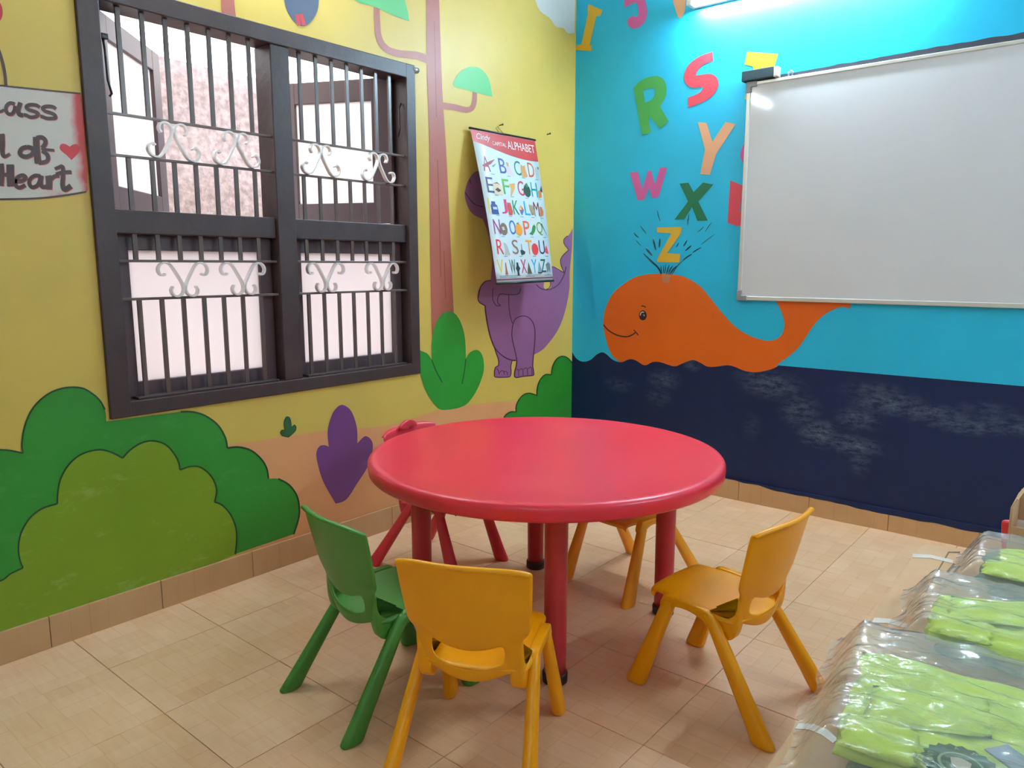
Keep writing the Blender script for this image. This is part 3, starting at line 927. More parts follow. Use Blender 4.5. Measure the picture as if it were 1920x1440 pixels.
sp = [([(490, 700), (590, 800), (690, 895), (740, 985)], 26), ([(880, 1005), (960, 880), (1040, 800)], [16, 8]), ([(1035, 802), (1100, 750), (1165, 712)], 20), ([(1170, 692), (1230, 655), (1290, 618)], 16), ([(1285, 585), (1380, 510), (1485, 435)], 8),
      ([(358, 415), (390, 455), (430, 485)], 16), ([(385, 515), (425, 560), (468, 602)], 9), ([(448, 320), (490, 375), (535, 432)], 12), ([(682, 100), (700, 180), (727, 260)], 12), ([(1128, 150), (1112, 230), (1104, 315)], 12), ([(1090, 250), (1130, 225)], 8),
      ([(1440, 270), (1390, 335), (1345, 405)], 10), ([(1330, 330), (1290, 370), (1240, 410)], 10), ([(625, 505), (645, 580), (663, 662)], 26), ([(720, 498), (716, 560), (710, 622)], 24), ([(525, 635), (570, 685), (615, 735)], 28), ([(985, 552), (962, 590), (942, 620)], 14),
      ([(1098, 520), (1072, 565), (1045, 605)], 18), ([(1155, 592), (1115, 630), (1068, 668)], 20),
      ([(735, 870), (738, 930), (752, 990)], 16), ([(768, 862), (770, 930), (775, 1000)], 12), ([(800, 850), (795, 920), (785, 1000)], 12), ([(850, 862), (828, 930), (810, 1000)], 18), ([(900, 872), (860, 930), (838, 1000)], 18), ([(950, 880), (900, 930), (855, 1000)], 22), ([(690, 890), (720, 940), (735, 1000)], 16)]
strokes('water_spout', 'R', [(w7(p), [a / 7.385 for a in wd] if isinstance(wd, list) else wd / 7.385) for p, wd in sp], M_teal, 2.6, whale, 'dark teal painted spray strokes', taper=True)

l6 = T(3.4275, 1060, 0)


def letter(ch, pts, m, label, sm=False, holes=()):
    o = shape('painted_letter', 'R', l6(pts), m, 2.4, WF, label, sm=sm, holes=[l6(h) for h in holes])
    return o


letter('I', [(150, 28), (242, 65), (225, 103), (200, 105), (158, 286), (172, 292), (166, 328), (66, 322), (72, 292), (104, 285), (146, 92), (143, 60)], M_lt_yellow, 'amber painted letter I by the room corner')
letter('J', [(378, -20, 1), (382, 50, 1), (410, 35), (440, 20), (460, 22), (470, 60), (468, 98), (452, 110), (432, 102), (405, 122), (400, 150), (415, 175), (445, 184), (480, 172), (510, 140), (526, 90), (520, 30), (508, -20, 1)], M_lt_pink, 'pink painted letter J at the top of the blue wall', sm=True)
letter('K', [(680, -30), (724, 112), (746, 117), (768, 75), (780, -30)], M_lt_peach, 'peach painted letter beside the lit wall tube')
letter('R', [(440, 565, 1), (480, 522), (540, 495), (595, 490), (632, 512), (650, 558), (645, 620), (610, 685, 1), (665, 782, 1), (610, 826, 1), (546, 752, 1), (537, 790), (553, 848, 1), (495, 871, 1), (470, 740)], M_lt_green, 'green painted letter R', sm=True, holes=[[(500, 582, 1), (535, 570), (575, 570, 1), (577, 605), (555, 640), (513, 662, 1)]])
letter('S', [(948, 332, 1), (870, 360), (800, 410), (767, 470), (765, 515), (790, 552), (830, 564), (888, 558, 1), (870, 590), (830, 612), (788, 628, 1), (792, 691, 1), (870, 662), (935, 625), (975, 575), (986, 535), (970, 495), (925, 474), (840, 487, 1), (850, 455), (890, 415), (951, 393, 1)], M_lt_red, 'red painted letter S', sm=True)
l7 = T(7.2, 1370, 60)
shape('painted_letter', 'R', l7([(225, 268), (642, 296), (588, 482), (440, 490), (330, 915), (188, 912), (312, 500), (300, 466), (190, 440)]), M_lt_yellow, 2.4, WF, 'amber painted letter T behind the board corner', sm=False)
letter('Y', [(852, 785), (908, 790), (946, 912), (1032, 783), (1097, 797), (970, 990), (930, 1123), (868, 1120), (898, 960)], M_lt_peach, 'peach painted letter Y')
letter('O', [(1170, 900), (1140, 940), (1125, 1005), (1148, 1055), (1180, 1070), (1215, 1050), (1230, 990), (1210, 920)], M_lt_pink, 'pink painted letter edge showing beside the whiteboard', sm=True)
letter('W', [(415, 1108), (468, 1104), (495, 1217), (530, 1099), (552, 1095), (577, 1186), (610, 1076), (655, 1077), (601, 1265), (560, 1275), (537, 1205), (510, 1283), (465, 1287)], M_lt_pink, 'pink painted letter W')
letter('X', [(735, 1180), (792, 1174), (825, 1235), (885, 1173), (952, 1186), (855, 1295), (916, 1417), (850, 1419), (815, 1330), (765, 1410), (702, 1411), (790, 1295)], M_lt_dkgreen, 'dark green painted letter X above the amber Z')
letter('L', [(1060, 1160), (1200, 1215), (1135, 1225), (1125, 1360), (1180, 1360), (1180, 1455), (1100, 1452), (1043, 1432)], M_lt_red, 'red painted letter cut by the whiteboard edge')
shape('painted_letter', 'R', w7([(680, 345), (1022, 335), (1016, 422), (820, 700), (1002, 710), (992, 826), (680, 822), (690, 770), (882, 425), (684, 412)]), M_lt_yellow, 2.9, WF, 'amber painted letter Z in the whale spout', sm=False)
shape('painted_letter', 'R', [(1470, -30), (1478, 6), (1486, 6), (1492, -30)], M_lt_yellow, 2.4, WF, 'tip of an amber painted letter right of the lit tube', sm=False)
# dark strip of an old blackboard above the whiteboard
bm = bmesh.new()
x = 1.30
a, b = [], []
while x < 3.05:
    t = 2.338 + 0.014 * min(1, max(0, (x - 1.3) / 0.9)) + 0.006 * noise.noise(Vector((x * 14, 2, 5)))
    a.append(bm.verts.new((x, -2 * LAY, t))); b.append(bm.verts.new((x, -2 * LAY, 2.15))); x += 0.02
for i in range(len(a) - 1):
    bm.faces.new((a[i], a[i + 1], b[i + 1], b[i]))
me = bpy.data.meshes.new('dark_strip'); bm.to_mesh(me); bm.free()
o = link('dark_strip', me, WF, M_strip); fix_normals(o, Vector((0, -1, 0))); o['label'] = 'dark paint of an old blackboard above the whiteboard'

# ------------------------------------------------------------------ window with grille
win = thing('window_1', 'dark brown window with iron grille in the yellow wall', 'window')
win['kind'] = 'structure'
FX0, FX1 = -0.11, 0.014
MY0, MY1 = -2.203, -2.112
TZ0, TZ1 = 1.466, 1.553
IY0, IY1, IZ0, IZ1 = -2.872, -1.452, 0.848, 2.258
bm = bmesh.new()
box(bm, FX0, FX1, WY0, IY0, WZ0, WZ1, 0.004)
box(bm, FX0, FX1, IY1, WY1, WZ0, WZ1, 0.004)
box(bm, FX0, FX1 - 0.001, WY0 + 0.004, WY1 - 0.004, WZ0, IZ0, 0.004)
box(bm, FX0, FX1 - 0.001, WY0 + 0.004, WY1 - 0.004, IZ1, WZ1, 0.004)
obj('window_frame', bm, M_frame, win)
bm = bmesh.new(); box(bm, FX0, FX1 - 0.006, MY0, MY1, IZ0, IZ1, 0.004); obj('mullion', bm, M_frame, win)
for y0, y1 in ((IY0, MY0), (MY1, IY1)):
    bm = bmesh.new(); box(bm, FX0, FX1 - 0.022, y0 + 0.001, y1 - 0.001, TZ0, TZ1, 0.004); obj('transom', bm, M_frame, win)
    bm = bmesh.new(); box(bm, -0.04, FX1 - 0.006, y0 + 0.03, y1 - 0.03, IZ0, IZ0 + 0.010, 0.002); obj('sill_bead', bm, M_frame, win)
bm = bmesh.new(); tube(bm, [(0.005, WY1 - 0.01, 2.306), (0.006, WY1 + 0.026, 2.307)], 0.013, 10); o = obj('rod_end', bm, M_steel, win, True); o['label'] = 'silver rod end at the top right frame corner'


def sash(hinge, tip, z0, z1, rail, label, cat=None):
    """casement leaf from hinge line to tip (x,y), with a frosted pane"""
    h, t = Vector(hinge), Vector(tip)
    wd = (t - h).length
    d = (t - h) / wd
    nrm = Vector((-d.y, d.x))
    def put(bm, s0, s1, za, zc, th):
        b = bmesh.new(); box(b, s0, s1, -th, th, za, zc, 0.003)
        for v in b.verts:
            p = h + d * v.co.x + nrm * v.co.y
            v.co = Vector((p.x, p.y, v.co.z))
        merge(bm, b)
    bm = bmesh.new()
    put(bm, 0, rail, z0, z1, 0.017); put(bm, wd - rail, wd, z0, z1, 0.017)
    put(bm, rail - 0.003, wd - rail + 0.003, z0, z0 + rail, 0.0165); put(bm, rail - 0.003, wd - rail + 0.003, z1 - rail, z1, 0.0165)
    o = obj('sash', bm, M_sash, win)
    o['label'] = label
    bm = bmesh.new(); put(bm, rail - 0.006, wd - rail + 0.006, z0 + rail - 0.006, z1 - rail + 0.006, 0.002)
    p = obj('pane', bm, M_frost, o); p['label'] = 'frosted glass pane'
    return o


sash((-0.085, IY0 + 0.01), (-0.53, -2.425), TZ1 + 0.01, IZ1, 0.085, 'upper left sash swung open outwards')
sash((-0.085, IY1 - 0.01), (-0.655, -1.735), TZ1 + 0.01, IZ1 + 0.012, 0.105, 'upper right sash swung open outwards')
sash((-0.07, IY0 + 0.004), (-0.07, MY0 - 0.002), IZ0 + 0.002, TZ0 - 0.001, 0.058, 'closed lower left sash')
sash((-0.07, MY1 + 0.002), (-0.07, IY1 - 0.004), IZ0 + 0.002, TZ0 - 0.001, 0.058, 'closed lower right sash')
for y in (IY0 + 0.008,):
    bm = bmesh.new(); tube(bm, [(-0.01, y + 0.004, 2.15), (-0.012, y + 0.010, 2.10), (-0.012, y + 0.012, 2.0), (-0.012, y + 0.022, 1.955), (-0.012, y + 0.014, 1.945)], 0.0045, 8)
    box(bm, -0.02, -0.002, y - 0.002, y + 0.022, 2.135, 2.155, 0.003)
    o = obj('hook', bm, M_black, win, True); o['label'] = 'black hanging stay hook'
bm = bmesh.new(); tube(bm, [(-0.02, IY1 - 0.006, 2.14), (-0.02, IY1 - 0.022, 2.11), (-0.02, IY1 - 0.018, 2.02), (-0.02, IY1 - 0.03, 1.98)], 0.004, 8)
o = obj('hook', bm, M_black, win, True); o['label'] = 'black hanging stay hook'
# grille
HZ = [1.889, 1.744, 1.367, 1.226]
GX = -0.018
barm = {}


def vbar(y, z0, z1):
    key = round(z1 - z0, 3)
    if key not in barm:
        bm = bmesh.new(); box(bm, -0.0045, 0.0045, -0.009, 0.009, 0, z1 - z0, 0.0015)
        me = bpy.data.meshes.new('grille_bar'); bm.to_mesh(me); bm.free(); me.materials.append(M_bar); barm[key] = me
    o = bpy.data.objects.new('grille_bar', barm[key]); COL.objects.link(o); o.parent = win; o.location = (GX, y, z0)


for k in range(14):
    y = (-2.800 + 0.0855 * k) if k < 7 else (-2.046 + 0.0850 * (k - 7))
    vbar(y, HZ[0], IZ1 + 0.01); vbar(y, HZ[2], HZ[1]); vbar(y, IZ0 - 0.01, HZ[3])
for y0, y1 in ((IY0, MY0), (MY1, IY1)):
    for z in HZ:
        bm = bmesh.new(); box(bm, GX - 0.008, GX + 0.008, y0 + 0.001, y1 - 0.001, z - 0.005, z + 0.005, 0.0015)
        o = obj('grille_rail', bm, M_bar, win)


def scroll_half(bm, sgn, H, flip, narrow=1.0):
    pts = [(0.34, 0.70), (0.40, 0.80), (0.36, 0.93), (0.24, 0.985), (0.10, 0.94), (0.03, 0.80), (0.06, 0.62), (0.20, 0.36), (0.36, 0.10), (0.50, 0.02), (0.66, 0.06), (0.74, 0.20), (0.70, 0.34), (0.60, 0.38), (0.54, 0.33)]
    pts = smooth_path(pts, False, 3)
    P = []
    for u, v in pts:
        if flip: v = 1 - v
        P.append(Vector((0, sgn * u * H * narrow, (v - 0.5) * H)))
    n = len(P)
    rings = []
    for i, p in enumerate(P):
        t = (P[min(i + 1, n - 1)] - P[max(i - 1, 0)]).normalized()
        s = Vector((0, -t.z, t.y))
        w_, k = 0.010, 0.0034
        rings.append([p + s * k + Vector((w_, 0, 0)), p - s * k + Vector((w_, 0, 0)), p - s * k - Vector((w_, 0, 0)), p + s * k - Vector((w_, 0, 0))])
    loft(bm, rings, smooth=False)


sm_ = []
for flip in (False, True):
    bm = bmesh.new()
    scroll_half(bm, 1, 0.134, flip); scroll_half(bm, -1, 0.134, flip)
    bmesh.ops.recalc_face_normals(bm, faces=bm.faces)
    me = bpy.data.meshes.new('scroll'); bm.to_mesh(me); bm.free(); me.materials.append(M_scroll); sm_.append(me)
for k, (y, zc, fl) in enumerate([(-2.632, 1.8165, 0), (-2.372, 1.8165, 0), (-1.960, 1.8165, 0), (-1.628, 1.8165, 0), (-2.628, 1.2965, 1), (-2.372, 1.2965, 1), (-1.955, 1.2965, 1), (-1.620, 1.2965, 1)]):
    o = bpy.data.objects.new('scroll', sm_[fl]); COL.objects.link(o); o.parent = win; o.location = (GX + 0.012, y, zc)
    o['label'] = 'silver painted iron scroll'

# outside the window
bm = bmesh.new()
ny, nz_ = 60, 26
GXW = -2.0
vs = []
for j in range(nz_ + 1):
    row = []
    for i in range(ny + 1):
        y = -6 + 10 * i / ny
        z = -0.3 + 2.94 * j / nz_
        d = 0.05 * noise.fractal(Vector((y * 2.5, z * 2.5, 0.5)), 1.0, 2.0, 4)
        row.append(bm.verts.new((GXW + d, y, z + (0.02 * noise.noise(Vector((y * 5, 1, 1))) if j == nz_ else 0))))
    vs.append(row)
back = [[bm.verts.new((GXW - 0.35, v.co.y, v.co.z)) for v in vs[-1]], [bm.verts.new((GXW - 0.35, v.co.y, v.co.z)) for v in vs[0]]]
for j in range(nz_):
    for i in range(ny):
        bm.faces.new((vs[j][i], vs[j][i + 1], vs[j + 1][i + 1], vs[j + 1][i]))
for i in range(ny):
    bm.faces.new((vs[-1][i], vs[-1][i + 1], back[0][i + 1], back[0][i])); bm.faces.new((back[0][i], back[0][i + 1], back[1][i + 1], back[1][i]))
o = obj('boundary_wall', bm, M_granite, smooth=True)
tag(o, 'rough pinkish grey stone wall seen through the open upper window sash', 'wall')
bm = bmesh.new(); box(bm, -6, -TH - 0.001, -7, 5, -0.35, -0.3)
tag(obj('yard_ground', bm, M_ground), 'bare ground strip outside the window', 'ground', kind='structure')

# ------------------------------------------------------------------ lamps
def tube_light(p0, p1, out, strength, label, length_name='tube_light'):
    """batten lamp on a wall: p0..p1 centre line on the wall face, out = away from the wall"""
    p0, p1, out = Vector(p0), Vector(p1), Vector(out)
    L = (p1 - p0).length
    rz = math.atan2((p1 - p0).y, (p1 - p0).x)
    t = thing('tube_light', label, 'lamp', p0, rz)
    side = 1 if (Matrix.Rotation(rz, 3, 'Z') @ Vector((0, 1, 0))).dot(out) > 0 else -1
    bm = bmesh.new(); box(bm, 0, L, min(0.001 * side, side * 0.035), max(0.001 * side, side * 0.035), -0.02, 0.03, 0.004); obj('housing', bm, M_tubewhite, t)
    for s in (0.0, L - 0.03):
        bm = bmesh.new(); box(bm, s, s + 0.03, min(side * 0.034, side * 0.092), max(side * 0.034, side * 0.092), -0.022, 0.022, 0.004); obj('end_cap', bm, M_tubewhite, t)
    bm = bmesh.new(); tube(bm, [(0.028, side * 0.075, 0), (L - 0.028, side * 0.075, 0)], 0.014, 10)
    o = obj('tube', bm, emis('tube_glow', (0.72, 0.88, 1.0, 1), strength), t, True)
    o['label'] = 'glowing white tube'
    return t


tube_light((0.80, 0, 2.782), (2.00, 0, 2.782), (0, -1, 0), TUBE_BLUE, 'lit white tube lamp high on the blue wall above the whiteboard')
tube_light((0, -3.05, 2.81), (0, -1.85, 2.81), (1, 0, 0), TUBE_YELLOW, 'lit white tube lamp on the yellow wall above the window')
tube_light((RX, -0.7, 2.75), (RX, -1.9, 2.75), (-1, 0, 0), TUBE_FAR, 'lit white tube lamp on the pale wall opposite the window')
tube_light((4.1, RY, 2.75), (2.9, RY, 2.75), (0, 1, 0), TUBE_BACK, 'lit white tube lamp on the pale wall behind the camera')

# ------------------------------------------------------------------ whiteboard and duster
BX0, BX1, BZ0, BZ1 = 1.142, 2.99, 1.160, 2.320
wb = thing('whiteboard', 'large glossy whiteboard in a silver frame on the blue wall', 'whiteboard', (BX0, 0, BZ0))
W_, H_ = BX1 - BX0, BZ1 - BZ0
bm = bmesh.new(); box(bm, 0.012, W_ - 0.012, -0.020, -0.004, 0.012, H_ - 0.012); obj('writing_surface', bm, M_board, wb)
bm = bmesh.new()
box(bm, 0, 0.022, -0.026, -0.003, 0, H_, 0.003); box(bm, W_ - 0.022, W_, -0.026, -0.003, 0, H_, 0.003)
box(bm, 0.02, W_ - 0.02, -0.0255, -0.003, 0, 0.022, 0.003); box(bm, 0.02, W_ - 0.02, -0.0255, -0.003, H_ - 0.018, H_, 0.003)
obj('board_frame', bm, M_alu, wb)
for cx_, cz_ in ((0, 0), (0, H_), (W_, 0), (W_, H_)):
    sx, sz = (1 if cx_ == 0 else -1), (1 if cz_ == 0 else -1)
    bm = bmesh.new()
    xa, xb = sorted((cx_ - sx * 0.003, cx_ + sx * 0.055)); za, zc = sorted((cz_ - sz * 0.003, cz_ + sz * 0.026))
    box(bm, xa, xb, -0.030, -0.002, za, zc, 0.003)
    xa, xb = sorted((cx_ - sx * 0.003, cx_ + sx * 0.026)); za, zc = sorted((cz_ - sz * 0.003, cz_ + sz * 0.055))
    box(bm, xa, xb, -0.0298, -0.002, za, zc, 0.003)
    o = obj('corner_piece', bm, M_greyplastic, wb); o['label'] = 'grey plastic corner piece'
bm = bmesh.new(); tube(bm, [(0.218, -0.012, H_ - 0.002), (0.216, -0.014, H_ + 0.022), (0.226, -0.014, H_ + 0.030), (0.238, -0.014, H_ + 0.022), (0.236, -0.012, H_ - 0.002)], 0.004, 8)
o = obj('hanging_clip', bm, M_steel, wb, True); o['label'] = 'small steel hanging clip'
du = thing('duster', 'dark block duster resting on the top left corner of the whiteboard', 'duster', (1.118, -0.018, BZ1 + 0.0035))
bm = bmesh.new(); box(bm, 0, 0.172, -0.030, 0.017, 0.0, 0.054, 0.005); obj('felt_block', bm, M_felt, du)
bm = bmesh.new(); box(bm, 0.1725, 0.196, -0.029, 0.016, 0.0, 0.052, 0.004); o = obj('end_piece', bm, M_alu, du); o['label'] = 'pale grey end piece'

# ------------------------------------------------------------------ alphabet poster
PW, PL_ = 0.558, 0.856


def PP(s, t, off=0.0):
    yl = -1.008 - 0.022 * t; yr = -0.448 - 0.025 * t
    xl = 0.024 + 0.208 * t + 0.012 * math.sin(PI * t); xr = 0.024 + 0.166 * t + 0.012 * math.sin(PI * t)
    y = yl + (yr - yl) * s; x = xl + (xr - xl) * s
    z = 2.083 + 0.006 * s - (0.834 - 0.001 * s) * t
    return Vector((x, y, z)) + Vector((0.973, 0, 0.23)) * off


pst = thing('alphabet_poster', 'hanging paper capital alphabet poster with red header on the yellow wall', 'poster')


def pgrid(bm, s0, s1, t0, t1, off, ns=1, ntt=8):
    g_ = [[bm.verts.new(PP(s0 + (s1 - s0) * i / ns, t0 + (t1 - t0) * j / ntt, off)) for i in range(ns + 1)] for j in range(ntt + 1)]
    for j in range(ntt):
        for i in range(ns):
            bm.faces.new((g_[j][i], g_[j][i + 1], g_[j + 1][i + 1], g_[j + 1][i]))


bm = bmesh.new(); pgrid(bm, 0, 1, 0.008, 0.99, 0, 6, 14)
sheet = obj('sheet', bm, M_paper, pst, True)
md = sheet.modifiers.new('thick', 'SOLIDIFY'); md.thickness = 0.0008; md.offset = 0


def ppoly(bm, pts, off):
    from mathutils.geometry import tessellate_polygon
    v3 = [PP(min(s, 0.988), t, off) for s, t in pts]
    bv = [bm.verts.new(v) for v in v3]
    for t in tessellate_polygon([v3]):
        try: bm.faces.new([bv[i] for i in t])
        except ValueError: pass


def pobj(name, bm, m, parent):
    me = bpy.data.meshes.new(name); bm.to_mesh(me); bm.free()
    o = link(name, me, parent, m); fix_normals(o, Vector((0.97, 0, 0.23))); return o


hd = [(0, 0.012)]
bm = bmesh.new()
n = 16
ft = lambda s: 0.085 + 0.075 * math.sin(min(1.0, s * 0.72 + 0.02) * PI * 0.78) ** 1.3
a = [bm.verts.new(PP(k / n, 0.012, 0.0012)) for k in range(n + 1)]; b = [bm.verts.new(PP(k / n, ft(k / n), 0.0012)) for k in range(n + 1)]
for k in range(n): bm.faces.new((a[k], b[k], b[k + 1], a[k + 1]))
hdr = pobj('header_band', bm, mat('poster_red_print', srgb(186, 52, 52), 0.4), pst); hdr['label'] = 'red printed header band'
bm = bmesh.new(); tube(bm, [PP(-0.012, 0.004), PP(1.012, 0.004)], 0.006, 8); o = obj('hanging_rail', bm, M_black, pst, True); o['label'] = 'black top rail'
bm = bmesh.new(); tube(bm, [PP(-0.006, 0.994), PP(1.012, 0.994)], 0.006, 8); o = obj('hanging_rail', bm, M_black, pst, True); o['label'] = 'black bottom rail'
bm = bmesh.new()
for t0, t1 in ((0.966, 0.973),): pgrid(bm, 0, 1, t0, t1, 0.0012, 4, 1)
o = pobj('border_line', bm, mat('poster_maroon_print', srgb(120, 48, 60), 0.4), pst)
bm = bmesh.new(); tube(bm, [PP(0.43, 0.004), PP(0.42, -0.03) - Vector((0.012, 0, 0)), PP(0.452, -0.045) - Vector((0.016, 0, 0)), PP(0.475, -0.03) - Vector((0.012, 0, 0)), PP(0.50, 0.004)], 0.0014, 6)
o = obj('hanging_loop', bm, M_black, pst, True)

TXT = {}


def text_tris(s):
    if s in TXT: return TXT[s]
    c = bpy.data.curves.new('lettering', 'FONT'); c.body = s; c.size = 1.0; c.resolution_u = 3
    o = bpy.data.objects.new('lettering', c); COL.objects.link(o)
    dg = bpy.context.evaluated_depsgraph_get()
    me = bpy.data.meshes.new_from_object(o.evaluated_get(dg))
    vs = [(v.co.x, v.co.y) for v in me.vertices]; fs = [tuple(p.vertices) for p in me.polygons]
    bpy.data.objects.remove(o); bpy.data.curves.remove(c); bpy.data.meshes.remove(me)
    x0 = min(v[0] for v in vs); x1 = max(v[0] for v in vs); y0 = min(v[1] for v in vs); y1 = max(v[1] for v in vs)
    vs = [((v[0] - x0) / (x1 - x0 or 1), (v[1] - y0) / (y1 - y0 or 1)) for v in vs]
    TXT[s] = (vs, fs)
    return TXT[s]


def put_text(bm, s, s0, s1, t0, t1, off, slant=0.0, rise=0.0):
    """text stretched into the poster rectangle s0..s1, t0 (top)..t1 (bottom)"""
    vs, fs = text_tris(s)
    bv = [bm.verts.new(PP(s0 + (s1 - s0) * x + slant * (y - 0.5), t1 + (t0 - t1) * y + rise * x, off)) for x, y in vs]
    for f in fs:
        try: bm.faces.new([bv[i] for i in f])
        except ValueError: pass


M_pwhite = mat('poster_white_print', srgb(236, 236, 232), 0.4)
bm = bmesh.new()
put_text(bm, 'CAPITAL', 0.285, 0.50, 0.066, 0.092, 0.0022)
put_text(bm, 'ALPHABET', 0.52, 0.965, 0.046, 0.100, 0.0022)
o = pobj('title_lettering', bm, M_pwhite, pst); o['label'] = 'white printed title'
bm = bmesh.new(); put_text(bm, 'Cindy', 0.06, 0.26, 0.030, 0.082, 0.0022, slant=0.03)
o = pobj('logo', bm, M_pwhite, pst); o['label'] = 'white script logo'
rows = [('ABCD', 0.175, 0.275), ('EFGH', 0.312, 0.412), ('IJKLM', 0.448, 0.543), ('NOPQ', 0.583, 0.678), ('RSTU', 0.712, 0.807), ('VWXYZ', 0.842, 0.932)]
pc = {'A': (150, 40, 90), 'B': (66, 80, 150), 'C': (30, 110, 90), 'D': (206, 90, 60), 'E': (70, 66, 110), 'F': (90, 160, 70), 'G': (200, 56, 76), 'H': (0, 150, 150), 'I': (220, 190, 60), 'J': (214, 60, 110), 'K': (0, 140, 90), 'L': (30, 170, 220), 'M': (110, 50, 50),
      'N': (150, 50, 120), 'O': (50, 110, 190), 'P': (222, 96, 60), 'Q': (120, 160, 50), 'R': (222, 50, 60), 'S': (140, 110, 96), 'T': (232, 150, 60), 'U': (40, 60, 110), 'V': (226, 190, 60), 'W': (20, 90, 70), 'X': (214, 50, 110), 'Y': (20, 170, 220), 'Z': (20, 80, 70)}
ELL = lambda n=10, a0=0.0: [(0.5 + 0.5 * math.cos(a0 + 2 * PI * k / n), 0.5 + 0.5 * math.sin(a0 + 2 * PI * k / n)) for k in range(n)]
